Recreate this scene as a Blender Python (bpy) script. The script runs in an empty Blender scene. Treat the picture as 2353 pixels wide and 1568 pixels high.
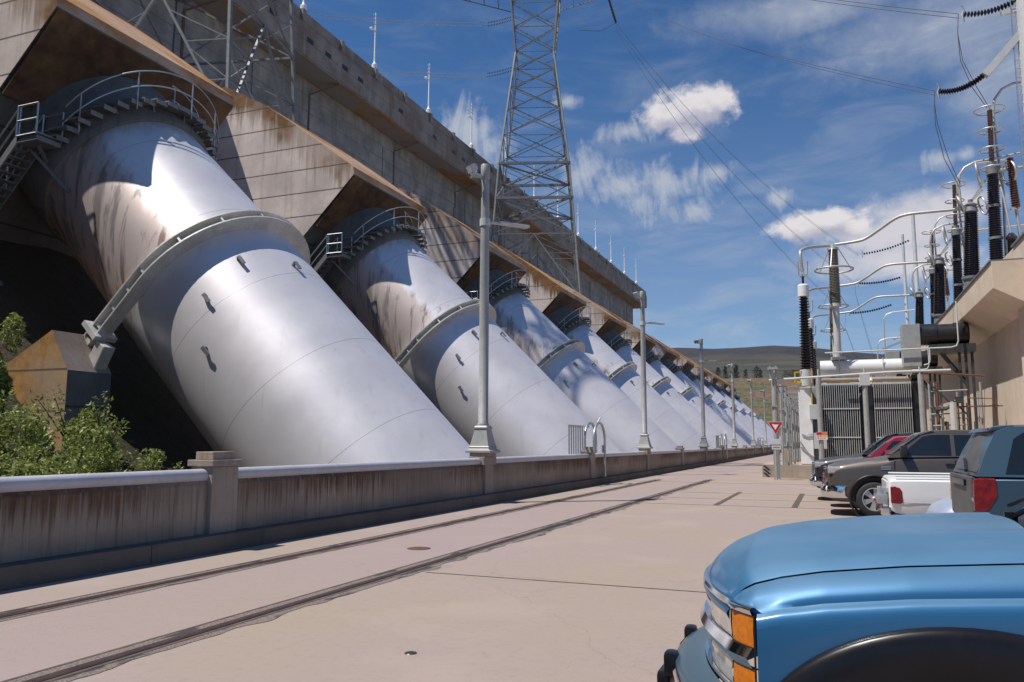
import bpy, bmesh, math, random
from mathutils import Vector, Matrix, noise as mnoise
random.seed(7)
R = math.radians
sc = bpy.context.scene
col = sc.collection
# ------------------------------------------------------------------ camera
cam = bpy.data.cameras.new('camera'); co = bpy.data.objects.new('camera', cam); col.objects.link(co)
CYAW, CPITCH, CROLL = R(21.711), R(7.250), R(0.25)
F_ = Vector((-math.sin(CYAW)*math.cos(CPITCH), math.cos(CYAW)*math.cos(CPITCH), math.sin(CPITCH)))
R_ = Vector((math.cos(CYAW), math.sin(CYAW), 0)); U_ = R_.cross(F_)
R2 = R_*math.cos(CROLL)+U_*math.sin(CROLL); U2 = -R_*math.sin(CROLL)+U_*math.cos(CROLL)
mw = Matrix((R2, U2, -F_)).transposed().to_4x4(); mw.translation = Vector((0, 0, 1.6)); co.matrix_world = mw
cam.sensor_width = 36; cam.lens = 36*1830/2353; cam.clip_start = .1; cam.clip_end = 20000
sc.camera = co
# ------------------------------------------------------------------ sun, sky, exposure
SUN = Vector((-.375, -.275, .885)).normalized()
sl = bpy.data.lights.new('sun', 'SUN'); sl.energy = 5.0; sl.angle = R(.5); sl.color = (1, .95, .87)
so = bpy.data.objects.new('sun', sl); col.objects.link(so)
so.rotation_euler = SUN.to_track_quat('Z', 'Y').to_euler(); so.location = (0, 0, 60)
sc.view_settings.view_transform = 'Standard'; sc.view_settings.look = 'None'
sc.view_settings.gamma = 1; sc.view_settings.use_curve_mapping = False
sc.view_settings.exposure = 0.05
wd = bpy.data.worlds.new('World'); sc.world = wd; wd.use_nodes = True

class G:
    """small helper that writes node graphs"""
    def __init__(s, nt): s.nt = nt; s.n = nt.nodes; s.l = nt.links
    def put(s, sock, v):
        if isinstance(v, bpy.types.NodeSocket): s.l.new(v, sock)
        elif isinstance(v, (tuple, list)) and sock.type == 'RGBA': sock.default_value = (*v[:3], 1)
        else: sock.default_value = v
    def node(s, t, ins=(), **kw):
        n = s.n.new(t)
        for k, v in kw.items(): setattr(n, k, v)
        for k, v in dict(ins).items(): s.put(n.inputs[k], v)
        return n
    def m(s, op, a, b=0.0, c=0.0, clamp=False):
        n = s.node('ShaderNodeMath', {0: a, 1: b, 2: c}, operation=op); n.use_clamp = clamp
        return n.outputs[0]
    def mix(s, f, a, b, mode='MIX'):
        n = s.node('ShaderNodeMix', data_type='RGBA', blend_type=mode); n.clamp_factor = True
        s.put(n.inputs[0], f); s.put(n.inputs[6], a); s.put(n.inputs[7], b); return n.outputs[2]
    def noise(s, vec, scale, detail=4, rough=.55, dist=0):
        return s.node('ShaderNodeTexNoise', {'Vector': vec, 'Scale': scale, 'Detail': detail, 'Roughness': rough, 'Distortion': dist}).outputs[0]
    def ramp(s, v, a, b):
        return s.node('ShaderNodeMapRange', {0: v, 1: a, 2: b, 3: 0.0, 4: 1.0}, interpolation_type='SMOOTHSTEP').outputs[0]
    def scl(s, vec, sx, sy, sz):
        return s.node('ShaderNodeVectorMath', {0: vec, 1: (sx, sy, sz)}, operation='MULTIPLY').outputs[0]
    def xyz(s, vec):
        return s.node('ShaderNodeSeparateXYZ', {0: vec}).outputs

g = G(wd.node_tree); g.n.clear()
tc = g.node('ShaderNodeTexCoord').outputs['Generated']
sky = g.node('ShaderNodeTexSky', sky_type='NISHITA')
sky.sun_disc = False; sky.sun_elevation = math.asin(SUN.z); sky.sun_rotation = math.atan2(SUN.x, SUN.y)
sky.altitude = 400; sky.air_density = 1.0; sky.dust_density = .25; sky.ozone_density = 2.5
X_, Y_, Z_ = g.xyz(tc)
az = g.m('ARCTAN2', X_, Y_); el = g.m('ARCSINE', Z_)
cv = g.node('ShaderNodeCombineXYZ', {0: az, 1: el, 2: 0.0}).outputs[0]
def cnoise(v):
    a = g.noise(v, 15, 9, .6, .35); b_ = g.noise(g.scl(v, 1, 1.15, 1), 46, 7, .62, .2)
    return a, b_, g.m('ADD', g.m('MULTIPLY', g.m('SUBTRACT', a, .5), 1.6), g.m('MULTIPLY', g.m('SUBTRACT', b_, .5), 1.2))
n1, n2, nn = cnoise(cv)
def blobs(lst, amp, de=0.0, nz=None):
    out = None
    for a0, e0, wa, we in lst:
        d1 = g.m('DIVIDE', g.m('SUBTRACT', az, a0), wa); d2 = g.m('DIVIDE', g.m('SUBTRACT', el, e0-de), we)
        d = g.m('SUBTRACT', 1.0, g.m('SQRT', g.m('ADD', g.m('MULTIPLY', d1, d1), g.m('MULTIPLY', d2, d2))))
        out = d if out is None else g.m('MAXIMUM', out, d)
    return g.m('ADD', out, g.m('MULTIPLY', nz or nn, amp))
CUM = [(-0.1425, 0.4011, 0.0507, 0.0269), (-0.1808, 0.3966, 0.0381, 0.0208), (-0.1154, 0.4061, 0.0292, 0.0175), (-0.1567, 0.3749, 0.0258, 0.0159), (0.0066, 0.2599, 0.0496, 0.0169), (-0.0207, 0.2509, 0.0411, 0.0161), (0.0348, 0.2497, 0.0325, 0.0148)]
WIS = [(-0.2904, 0.3325, 0.0336, 0.0362), (-0.232, 0.315, 0.0601, 0.0363), (-0.2132, 0.2881, 0.0326, 0.0417), (-0.1456, 0.2846, 0.0369, 0.0233), (-0.1179, 0.3239, 0.0262, 0.0202), (-0.0466, 0.29, 0.025, 0.0161), (-0.4322, 0.3844, 0.0512, 0.0354), (-0.4065, 0.3643, 0.0341, 0.0307), (-0.1663, 0.3169, 0.0742, 0.0308), (-0.2327, 0.3809, 0.0416, 0.0172), (-0.3114, 0.4174, 0.0273, 0.012), (0.1315, 0.3118, 0.0319, 0.0147), (0.1532, 0.3129, 0.0208, 0.0118)]
SHT = [(0.0807, 0.24, 0.1376, 0.0456), (0.1556, 0.4444, 0.1617, 0.0501), (0.1931, 0.375, 0.0623, 0.0512), (-0.0071, 0.4933, 0.1553, 0.0264), (0.0515, 0.2085, 0.1492, 0.0393)]
BANK = [(0.0944, 0.2433, 0.0726, 0.0358), (0.0575, 0.2351, 0.0582, 0.0244), (0.1435, 0.2609, 0.0493, 0.0255), (0.0922, 0.2047, 0.0927, 0.0241)]
den = blobs(CUM, 1.0)
cu = g.m('MULTIPLY', g.ramp(den, -.12, .48), .97)
cvs = g.node('ShaderNodeVectorMath', {0: cv, 1: (-.006, .016, 0)}, operation='ADD').outputs[0]
dens = blobs(CUM, 1.0, .016, cnoise(cvs)[2])
wn = g.m('ADD', g.m('MULTIPLY', g.m('SUBTRACT', g.noise(g.scl(cv, 1.5, .55, 1), 16, 8, .66, .9), .5), 1.9), g.m('MULTIPLY', g.m('SUBTRACT', n2, .5), .7))
wi = g.m('MULTIPLY', g.ramp(blobs(WIS, 1.5, 0.0, wn), -.2, 1.15), .82)
fil = g.ramp(g.noise(g.scl(cv, 2.2, 7, 1), 3.2, 8, .6, .6), .42, .78)
sh = g.m('MULTIPLY', g.m('MULTIPLY', g.ramp(blobs(SHT, .55), -.45, 1.0), g.m('ADD', .55, g.m('MULTIPLY', fil, .6))), .85)
lowb = g.m('ADD', g.m('MULTIPLY', g.m('MULTIPLY', fil, g.ramp(el, .8, .1)), .34), g.m('MULTIPLY', g.ramp(el, .5, -.02), .30))
lowb = g.m('MULTIPLY', lowb, g.ramp(Y_, -.25, .35))
thin = g.m('MAXIMUM', g.m('MAXIMUM', wi, sh), lowb)
skyc = g.node('ShaderNodeHueSaturation', {'Saturation': 1.0, 'Value': 1.0, 'Color': sky.outputs[0]}).outputs[0]
skyc = g.mix(1.0, skyc, (.53, .86, 1.16), 'MULTIPLY')
shade = g.ramp(g.m('SUBTRACT', g.m('MULTIPLY', den, .35), dens), -.75, .25)
bank = g.m('MULTIPLY', g.ramp(blobs(BANK, .75), -.25, .75), .9)
c1 = g.mix(bank, g.mix(thin, skyc, (6.2, 6.6, 7.4)), (8.0, 7.7, 8.3))
c2 = g.mix(cu, c1, g.mix(shade, (5.2, 5.2, 6.5), (9.3, 8.9, 9.1)))
bg = g.node('ShaderNodeBackground', {'Color': c2, 'Strength': .08})
wo = g.node('ShaderNodeOutputWorld', {0: bg.outputs[0]})

# ------------------------------------------------------------------ mesh helpers
class MB:
    def __init__(s): s.v = []; s.f = []; s.mi = []; s.cur = 0
    def add(s, vs, fs):
        o = len(s.v); s.v += [Vector(v) for v in vs]
        for f in fs: s.f.append(tuple(i+o for i in f)); s.mi.append(s.cur)
        return s
    def box(s, c, d, rot=None):
        c = Vector(c); hx, hy, hz = d[0]/2, d[1]/2, d[2]/2
        vs = [Vector((x, y, z)) for x in (-hx, hx) for y in (-hy, hy) for z in (-hz, hz)]
        if rot is not None: vs = [rot @ v for v in vs]
        return s.add([c+v for v in vs], [(0, 1, 3, 2), (4, 6, 7, 5), (0, 4, 5, 1), (2, 3, 7, 6), (0, 2, 6, 4), (1, 5, 7, 3)])
    def bb(s, x0, x1, y0, y1, z0, z1): return s.box(((x0+x1)/2, (y0+y1)/2, (z0+z1)/2), (x1-x0, y1-y0, z1-z0))
    def bar(s, a, b, w, h=None, up=(0, 0, 1)):
        a = Vector(a); b = Vector(b); h = h or w; d = (b-a)
        L = d.length; d.normalize(); upv = Vector(up)
        if abs(d.dot(upv)) > .98: upv = Vector((1, 0, 0))
        x = d.cross(upv).normalized(); y = x.cross(d)
        vs = [p+x*sx*w/2+y*sy*h/2 for p in (a, b) for sx in (-1, 1) for sy in (-1, 1)]
        return s.add(vs, [(0, 2, 3, 1), (4, 5, 7, 6), (0, 4, 6, 2), (1, 3, 7, 5), (0, 1, 5, 4), (2, 6, 7, 3)])
    def tube(s, pts, r, n=8, cap=True, closed=False):
        pts = [Vector(p) for p in pts]; N = len(pts); rr = r if isinstance(r, (list, tuple)) else [r]*N
        vs = []; px = None
        for i, p in enumerate(pts):
            if closed: d = pts[(i+1) % N]-pts[i-1]
            else: d = pts[min(i+1, N-1)]-pts[max(i-1, 0)]
            d.normalize()
            if px is None:
                ref = Vector((0, 0, 1)) if abs(d.z) < .9 else Vector((1, 0, 0)); px = d.cross(ref).normalized()
            else: px = (px-d*px.dot(d)).normalized()
            py = d.cross(px)
            for k in range(n):
                t = 2*math.pi*k/n; vs.append(p+(px*math.cos(t)+py*math.sin(t))*rr[i])
        fs = []
        for i in range(N if closed else N-1):
            a = i*n; b = ((i+1) % N)*n
            for k in range(n): fs.append((a+k, a+(k+1) % n, b+(k+1) % n, b+k))
        if cap and not closed: fs += [tuple(range(n-1, -1, -1)), tuple((N-1)*n+k for k in range(n))]
        return s.add(vs, fs)
    def lathe(s, prof, o=(0, 0, 0), ax=(0, 0, 1), n=16, caps=True):
        o = Vector(o); d = Vector(ax).normalized(); ref = Vector((0, 0, 1)) if abs(d.z) < .9 else Vector((1, 0, 0))
        x = d.cross(ref).normalized(); y = d.cross(x); vs = []; fs = []
        for r, h in prof:
            for k in range(n):
                t = 2*math.pi*k/n; vs.append(o+d*h+(x*math.cos(t)+y*math.sin(t))*r)
        for i in range(len(prof)-1):
            for k in range(n): fs.append((i*n+k, i*n+(k+1) % n, (i+1)*n+(k+1) % n, (i+1)*n+k))
        if caps and prof[0][0] > 1e-4: fs.append(tuple(range(n-1, -1, -1)))
        if caps and prof[-1][0] > 1e-4: fs.append(tuple((len(prof)-1)*n+k for k in range(n)))
        return s.add(vs, fs)
    def prism(s, poly, ext):
        """poly: list of 3d points; ext: extrusion vector"""
        p = [Vector(q) for q in poly]; e = Vector(ext); n = len(p)
        return s.add(p+[q+e for q in p], [tuple(range(n-1, -1, -1)), tuple(range(n, 2*n))]+[(i, (i+1) % n, n+(i+1) % n, n+i) for i in range(n)])
    def torus(s, c, ax, r, rt, n=24, m=6):
        c = Vector(c); d = Vector(ax).normalized(); ref = Vector((0, 0, 1)) if abs(d.z) < .9 else Vector((1, 0, 0))
        x = d.cross(ref).normalized(); y = d.cross(x)
        return s.tube([c+(x*math.cos(2*math.pi*k/n)+y*math.sin(2*math.pi*k/n))*r for k in range(n)], rt, m, closed=True)
    def grid(s, P):
        a, b = len(P), len(P[0])
        return s.add([q for row in P for q in row], [(i*b+j, (i+1)*b+j, (i+1)*b+j+1, i*b+j+1) for i in range(a-1) for j in range(b-1)])
    def build(s, name, mats, parent=None, smooth=35, kind=None, recalc=True, bevel=0):
        off = Vector(parent.location) if parent is not None else Vector((0, 0, 0))
        p = parent
        while p is not None and p.parent is not None: p = p.parent; off += Vector(p.location)
        me = bpy.data.meshes.new(name); me.from_pydata([v-off for v in s.v], [], s.f)
        mats = mats if isinstance(mats, (list, tuple)) else [mats]
        for m_ in mats: me.materials.append(m_)
        me.polygons.foreach_set('material_index', s.mi)
        bm = bmesh.new(); bm.from_mesh(me)
        if recalc: bmesh.ops.recalc_face_normals(bm, faces=bm.faces)
        if bevel:
            es = [e for e in bm.edges if len(e.link_faces) == 2 and e.calc_face_angle(0) > R(40)]
            bmesh.ops.bevel(bm, geom=es, offset=bevel, segments=2, affect='EDGES', profile=.6)
        if smooth:
            for f in bm.faces: f.smooth = True
            for e in bm.edges:
                e.smooth = not (len(e.link_faces) != 2 or e.calc_face_angle(0) > R(smooth))
        bm.to_mesh(me); bm.free(); me.update()
        o = bpy.data.objects.new(name, me); col.objects.link(o)
        if parent is not None: o.parent = parent
        if kind: o['kind'] = kind
        return o
def tag(o, label, cat, group=None):
    o['label'] = label; o['category'] = cat
    if group: o['group'] = group
    return o
def thing(name, loc, label, cat, group=None):
    o = bpy.data.objects.new(name, None); col.objects.link(o); o.location = loc; o.empty_display_size = .3
    return tag(o, label, cat, group)
def dup(root, loc, label=None):
    r = root.copy(); col.objects.link(r); r.location = loc
    if label: r['label'] = label
    for ch in list(root.children):
        c = ch.copy(); col.objects.link(c); c.parent = r
        for gc in list(ch.children):
            d = gc.copy(); col.objects.link(d); d.parent = c
    return r
def lerp(a, b, t): return a+(b-a)*t
def tab(T, x):
    if x <= T[0][0]: return T[0][1]
    for (a, fa), (b, fb) in zip(T, T[1:]):
        if x <= b: return lerp(fa, fb, (x-a)/(b-a))
    return T[-1][1]
def sst(x, a, b):
    t = max(0, min(1, (x-a)/(b-a))); return t*t*(3-2*t)
# ------------------------------------------------------------------ materials
def newmat(name):
    m_ = bpy.data.materials.new(name); m_.use_nodes = True; gg = G(m_.node_tree); gg.n.clear()
    b = gg.node('ShaderNodeBsdfPrincipled'); gg.node('ShaderNodeOutputMaterial', {0: b.outputs[0]})
    gg.b = b; gg.o = gg.node('ShaderNodeTexCoord').outputs['Object']; gg.gen = None
    return m_, gg
def rnd_off(gg):
    r_ = gg.node('ShaderNodeObjectInfo').outputs['Random']; c_ = gg.node('ShaderNodeCombineXYZ', {0: gg.m('MULTIPLY', r_, 61.), 1: gg.m('MULTIPLY', r_, 47.), 2: gg.m('MULTIPLY', r_, 13.)}).outputs[0]
    return gg.node('ShaderNodeVectorMath', {0: gg.o, 1: c_}, operation='ADD').outputs[0]
def bump(gg, h, st, dist=.02):
    gg.put(gg.b.inputs['Normal'], gg.node('ShaderNodeBump', {'Height': h, 'Strength': st, 'Distance': dist}).outputs[0])
def simple(name, c, rough=.6, metal=0., var=.12, scale=3., coat=0., bmp=0., spec=.5):
    m_, gg = newmat(name); n = gg.noise(gg.o, scale, 5, .6); n3 = gg.noise(gg.o, scale*9, 3, .6)
    f = gg.m('ADD', gg.m('MULTIPLY', n, .7), gg.m('MULTIPLY', n3, .3))
    gg.put(gg.b.inputs['Base Color'], gg.mix(gg.ramp(f, .3, .7), tuple(x*(1-var) for x in c), tuple(min(1, x*(1+var)) for x in c)))
    gg.put(gg.b.inputs['Roughness'], gg.m('ADD', gg.m('MULTIPLY', n, .14), rough-.07))
    gg.b.inputs['Metallic'].default_value = metal; gg.b.inputs['Coat Weight'].default_value = coat
    gg.b.inputs['Coat Roughness'].default_value = .06; gg.b.inputs['Specular IOR Level'].default_value = spec
    if bmp: bump(gg, n3, bmp)
    return m_
def concrete(name, c, lift=0., stain=None, sx=0., stain_c=(.25, .12, .04), z0=0., z1=1., amount=.8, streak=(1.2, 1.2, .12), var=.22, linec=.35, dirt=.5, board=0., pale=0.):
    """cast concrete: blotches, grain, run-down streaks; lift = height of the casting lifts; stain = (lower z, upper z) of rust runs"""
    m_, gg = newmat(name); o = gg.o; x, y, z = gg.xyz(o); o = rnd_off(gg)
    big = gg.noise(o, .35, 6, .6); med = gg.noise(o, 2.2, 5, .65); fin = gg.noise(o, 26, 3, .6)
    st = gg.noise(gg.scl(o, *streak), 2.4, 6, .62, .2)
    k = gg.mix(gg.ramp(big, .3, .7), tuple(v*(1-var) for v in c), tuple(v*(1+var) for v in c))
    k = gg.mix(gg.m('MULTIPLY', gg.ramp(med, .45, .75), .35), k, tuple(v*.72 for v in c))
    k = gg.mix(gg.m('MULTIPLY', gg.ramp(st, .5, .72), dirt), k, tuple(v*.5 for v in c))
    k = gg.mix(gg.m('MULTIPLY', gg.ramp(fin, .55, .8), .3), k, tuple(v*.6 for v in c))
    if stain:
        zz = gg.ramp(gg.m('ADD', z, gg.m('MULTIPLY', x, sx)), stain[0], stain[1]); zn = gg.m('ADD', zz, gg.m('MULTIPLY', gg.m('SUBTRACT', st, .5), 2.2))
        s1 = gg.m('MULTIPLY', gg.m('MULTIPLY', gg.ramp(zn, .25, .95), gg.ramp(zz, 0, .25)), amount)
        big2 = gg.ramp(gg.noise(o, .23, 3, .5), .4, .6)
        k = gg.mix(gg.m('MULTIPLY', s1, gg.m('ADD', .35, gg.m('MULTIPLY', big2, .65))), k, gg.mix(gg.ramp(med, .35, .7), tuple(v*.55 for v in stain_c), stain_c))
    h = gg.m('ADD', fin, gg.m('MULTIPLY', med, .6))
    if pale:
        sp_ = gg.noise(gg.scl(o, streak[0]*1.7, streak[1]*1.7, streak[2]*1.3), 2.9, 5, .6); k = gg.mix(gg.m('MULTIPLY', gg.ramp(sp_, .58, .72), pale), k, tuple(min(.8, v*1.7) for v in c))
    if board:
        bw = gg.m('FRACT', gg.m('DIVIDE', y, board)); bl = gg.m('LESS_THAN', bw, .04)
        k = gg.mix(gg.m('MULTIPLY', bl, .25), k, tuple(v*.5 for v in c))
    if lift:
        fr = gg.m('FRACT', gg.m('ADD', gg.m('DIVIDE', gg.m('ADD', z, gg.m('MULTIPLY', med, .02)), lift), 40.0))
        ln = gg.m('LESS_THAN', fr, .065/lift)
        k = gg.mix(gg.m('MULTIPLY', ln, .85), k, tuple(v*linec for v in (c[0], c[1]*.8, c[2]*.75)))
        h = gg.m('SUBTRACT', h, gg.m('MULTIPLY', ln, 3.0))
    gg.put(gg.b.inputs['Base Color'], k); gg.b.inputs['Roughness'].default_value = .88
    bump(gg, h, .35, .02)
    return m_
M = {}
M['dam'] = concrete('dam_concrete', (.25, .25, .245), lift=1.7, stain=(17.2, 19), amount=.35, var=.3, streak=(.25, .25, .03), linec=.5, dirt=.75, pale=.4)
M['soffit'] = simple('rusty_soffit', (.115, .066, .036), .9, var=.75, scale=.22, bmp=.2)
m_, gg = newmat('stained_cornice_underside'); M['soffit2'] = m_
n = gg.noise(gg.scl(gg.o, 1, .6, 1), .14, 5, .7); n2_ = gg.noise(gg.o, 1.1, 5, .7)
k = gg.mix(gg.ramp(n, .46, .56), (.21, .2, .18), gg.mix(gg.ramp(n2_, .35, .65), (.20, .12, .06), (.33, .16, .05)))
gg.put(gg.b.inputs['Base Color'], k); gg.b.inputs['Roughness'].default_value = .9
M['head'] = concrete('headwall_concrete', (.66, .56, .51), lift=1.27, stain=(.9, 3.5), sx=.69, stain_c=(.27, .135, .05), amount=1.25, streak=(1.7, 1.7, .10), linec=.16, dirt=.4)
M['under'] = concrete('headwall_shaded_concrete', (.135, .135, .135), lift=1.27, dirt=.5, streak=(.6, 2.5, .6), linec=.4)  # darker copy of the headwall concrete; shade of the undercut put into its colour
M['headtop'] = concrete('headwall_top', (.46, .34, .26), dirt=.3, stain=(1.0, 5.0), stain_c=(.50, .22, .05), amount=1.1, streak=(.5, .25, .5))
M['collar'] = concrete('collar_concrete', (.15, .15, .145), dirt=.7, streak=(2, 2, .15))
M['tan'] = concrete('tan_concrete', (.60, .50, .40), lift=0, var=.1, dirt=.12, streak=(.6, .6, .15))
M['pier'] = concrete('pier_concrete', (.36, .29, .22), lift=1.2, stain=(-4, 2.2), stain_c=(.50, .25, .06), amount=1.05, streak=(1.4, 1.4, .12), linec=.25)
M['wall'] = concrete('parapet_concrete', (.30, .245, .195), stain=(.0, .85), stain_c=(.15, .078, .04), amount=.95, streak=(7.5, 7.5, .28), dirt=.8, pale=.25)
M['pil'] = concrete('pilaster_concrete', (.36, .295, .25), stain=(.5, 1.6), stain_c=(.25, .14, .08), amount=.4, streak=(4, 4, .4), dirt=.4)
M['curb'] = concrete('curb_concrete', (.10, .092, .085), dirt=.5)
M['pad'] = concrete('pad_concrete', (.40, .33, .27), dirt=.35, streak=(3, 3, .4))
M['galv'] = simple('galvanised_steel', (.5, .52, .53), .42, .75, .12, 6)
M['galvd'] = simple('weathered_steel', (.19, .20, .21), .6, .2, .2, 3)
M['gray'] = simple('gray_paint', (.36, .37, .37), .5, .1, .12, 4)
M['lampg'] = simple('lamp_gray_paint', (.36, .36, .35), .5, .15, .15, 2)
M['lgray'] = simple('light_gray_paint', (.56, .57, .57), .5, .1, .08, 2)
M['white'] = simple('white_paint', (.78, .78, .78), .45, 0, .06, 3)
M['alu'] = simple('aluminium_tube', (.50, .485, .46), .45, .4, .06, 6)
M['porc'] = simple('black_porcelain', (.022, .018, .02), .22, 0, .3, 8)
M['porcb'] = simple('brown_porcelain', (.09, .045, .035), .25, 0, .3, 8)
M['porcg'] = simple('gray_porcelain', (.17, .16, .13), .35, 0, .2, 8)
M['black'] = simple('black_paint', (.02, .02, .022), .35, 0, .3, 4)
M['dark'] = simple('dark_steel', (.07, .075, .08), .5, .4, .25, 5)
M['rust'] = simple('rusty_steel', (.13, .06, .04), .8, .2, .5, 9, bmp=.3)
M['yellow'] = simple('yellow_paint', (.62, .42, .03), .55, 0, .2, 7)
M['copper'] = simple('brown_pipe', (.2, .09, .05), .5, .2, .3, 8)
M['wire'] = simple('conductor', (.10, .09, .11), .6, .4, .1, 4)
M['wirel'] = simple('bright_conductor', (.45, .47, .5), .45, .6, .1, 4)
M['red'] = simple('sign_red', (.45, .015, .03), .45, 0, .08, 8)
M['orange'] = simple('sign_orange', (.6, .2, .04), .5, 0, .1, 8)
M['glass'] = simple('dark_glass', (.012, .016, .02), .06, 0, .2, 2, spec=.7)
M['wglass'] = simple('windscreen_glass', (.09, .14, .17), .05, 0, .1, 2, spec=.8)
M['chrome'] = simple('chrome', (.72, .72, .74), .1, 1, .05, 3)
M['rubber'] = simple('tyre_rubber', (.022, .022, .024), .75, 0, .3, 9, bmp=.2)
M['plastic'] = simple('black_plastic', (.010, .0095, .013), .30, 0, .25, 3, spec=.3)
M['amber'] = simple('amber_lens', (.72, .20, .004), .3, 0, .22, 45, coat=.1, bmp=.5, spec=.3)
M['lens'] = simple('clear_lens', (.5, .47, .45), .12, .2, .2, 14, coat=.6)
M['redl'] = simple('red_lens', (.2, .006, .008), .12, 0, .5, 14, coat=.5, bmp=.5)
M['tank'] = simple('tank_white', (.74, .74, .76), .4, .05, .05, 1.5)
def paint(name, c, dust=(.3, .3, .3), dusty=.2, rough=.42, metal=.3):
    m_, gg = newmat(name); n = gg.noise(gg.o, 2.5, 5, .6); f2 = gg.noise(gg.o, 60, 3, .6)
    nz = gg.xyz(gg.node('ShaderNodeTexCoord').outputs['Normal'])[2]
    up = gg.ramp(nz, .55, .98)
    k = gg.mix(gg.m('MULTIPLY', gg.m('MULTIPLY', gg.m('ADD', .55, gg.m('MULTIPLY', n, .9)), up), dusty), c, dust)
    gg.put(gg.b.inputs['Base Color'], gg.mix(gg.m('MULTIPLY', gg.ramp(f2, .62, .8), .12), k, dust))
    gg.put(gg.b.inputs['Roughness'], gg.m('ADD', rough, gg.m('MULTIPLY', gg.m('MULTIPLY', up, n), .3)))
    gg.b.inputs['Metallic'].default_value = metal
    gg.b.inputs['Coat Weight'].default_value = .5; gg.put(gg.b.inputs['Coat Roughness'], gg.m('ADD', .10, gg.m('MULTIPLY', up, .16)))
    return m_
M['blue'] = paint('blue_car_paint', (.024, .135, .29), (.15, .27, .38), .55)
M['blue2'] = paint('steel_blue_car_paint', (.042, .085, .125), (.14, .19, .23), .3)
M['bronze'] = paint('bronze_gray_car_paint', (.085, .072, .064), (.2, .18, .16), .3)
M['navy'] = paint('dark_gray_car_paint', (.03, .03, .038), (.12, .12, .13), .3)
M['wcar'] = paint('white_car_paint', (.76, .76, .76), (.6, .58, .55), .25, .3, 0)
M['redcar'] = paint('red_car_paint', (.42, .02, .05), (.3, .15, .15), .2)
M['graycar'] = paint('dusty_gray_car_paint', (.075, .078, .08), (.12, .12, .12), .2, .55, 0)
M['silver'] = paint('silver_blue_car_paint', (.38, .42, .55), (.4, .42, .5), .3)
# pipe paint: white aluminium coat, weld seams, dirt runs on the upper flank
def pipemat(name, seam, stain):
    m_, gg = newmat(name); o = gg.o; x, y, z = gg.xyz(o)
    s = gg.m('MULTIPLY', gg.m('SUBTRACT', x, z), .70711); o = rnd_off(gg)
    n = gg.noise(o, .5, 5, .6); st = gg.noise(gg.scl(o, 1.3, 1.0, .12), 2.0, 6, .65, .3); fin = gg.noise(o, 14, 4, .6)
    k = gg.mix(gg.ramp(n, .3, .7), (.74, .705, .725), (.82, .785, .80))
    fr = gg.m('FRACT', gg.m('ADD', gg.m('DIVIDE', s, seam), 40.23)); ln = gg.m('LESS_THAN', fr, .022/seam)
    k = gg.mix(gg.m('MULTIPLY', ln, .55), k, (.22, .21, .2))
    k = gg.mix(gg.m('MULTIPLY', gg.ramp(st, .54, .78), .26), k, (.40, .375, .34)); bl_ = gg.noise(o, 1.1, 6, .7); k = gg.mix(gg.m('MULTIPLY', gg.ramp(bl_, .5, .75), .16), k, (.5, .49, .48))
    dr = gg.noise(gg.scl(o, 3.5, 2.6, .10), 2.0, 5, .7); k = gg.mix(gg.m('MULTIPLY', gg.m('MULTIPLY', gg.ramp(dr, .62, .74), gg.ramp(fr, .5, .0)), .32), k, (.34, .26, .2))
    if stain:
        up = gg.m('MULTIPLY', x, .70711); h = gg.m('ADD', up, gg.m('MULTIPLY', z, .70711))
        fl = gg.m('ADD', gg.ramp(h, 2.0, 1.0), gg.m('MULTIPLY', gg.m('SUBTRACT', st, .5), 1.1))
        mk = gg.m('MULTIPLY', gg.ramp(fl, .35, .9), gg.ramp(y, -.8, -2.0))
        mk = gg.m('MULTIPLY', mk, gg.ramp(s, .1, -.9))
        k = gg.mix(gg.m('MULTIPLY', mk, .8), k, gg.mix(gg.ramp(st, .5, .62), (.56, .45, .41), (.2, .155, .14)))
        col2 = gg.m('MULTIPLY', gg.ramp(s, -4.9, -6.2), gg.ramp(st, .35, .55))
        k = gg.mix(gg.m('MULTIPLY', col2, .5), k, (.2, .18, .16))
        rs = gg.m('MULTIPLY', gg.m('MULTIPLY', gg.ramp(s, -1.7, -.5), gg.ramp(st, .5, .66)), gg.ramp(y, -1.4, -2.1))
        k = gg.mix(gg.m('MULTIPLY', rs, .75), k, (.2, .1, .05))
    gg.put(gg.b.inputs['Base Color'], k)
    gg.put(gg.b.inputs['Roughness'], gg.m('ADD', .37, gg.m('MULTIPLY', n, .14)))
    gg.b.inputs['Metallic'].default_value = .42
    bump(gg, gg.m('ADD', gg.m('ADD', gg.m('MULTIPLY', fin, .10), gg.m('MULTIPLY', gg.noise(o, .9, 2, .4), 1.2)), gg.m('MULTIPLY', ln, .8)), .12, .03)
    return m_
M['pipe'] = pipemat('penstock_paint', 3.05, False)
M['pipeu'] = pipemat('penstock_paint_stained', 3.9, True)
M['railp'] = simple('pipe_rail_paint', (.50, .495, .535), .42, .1, .12, 1.1)
M['gray2'] = simple('dusty_dark_gray', (.085, .085, .088), .55, 0, .2, 3)
M['ring'] = simple('ring_steel', (.60, .59, .57), .5, .3, .22, 1.2)
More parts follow.
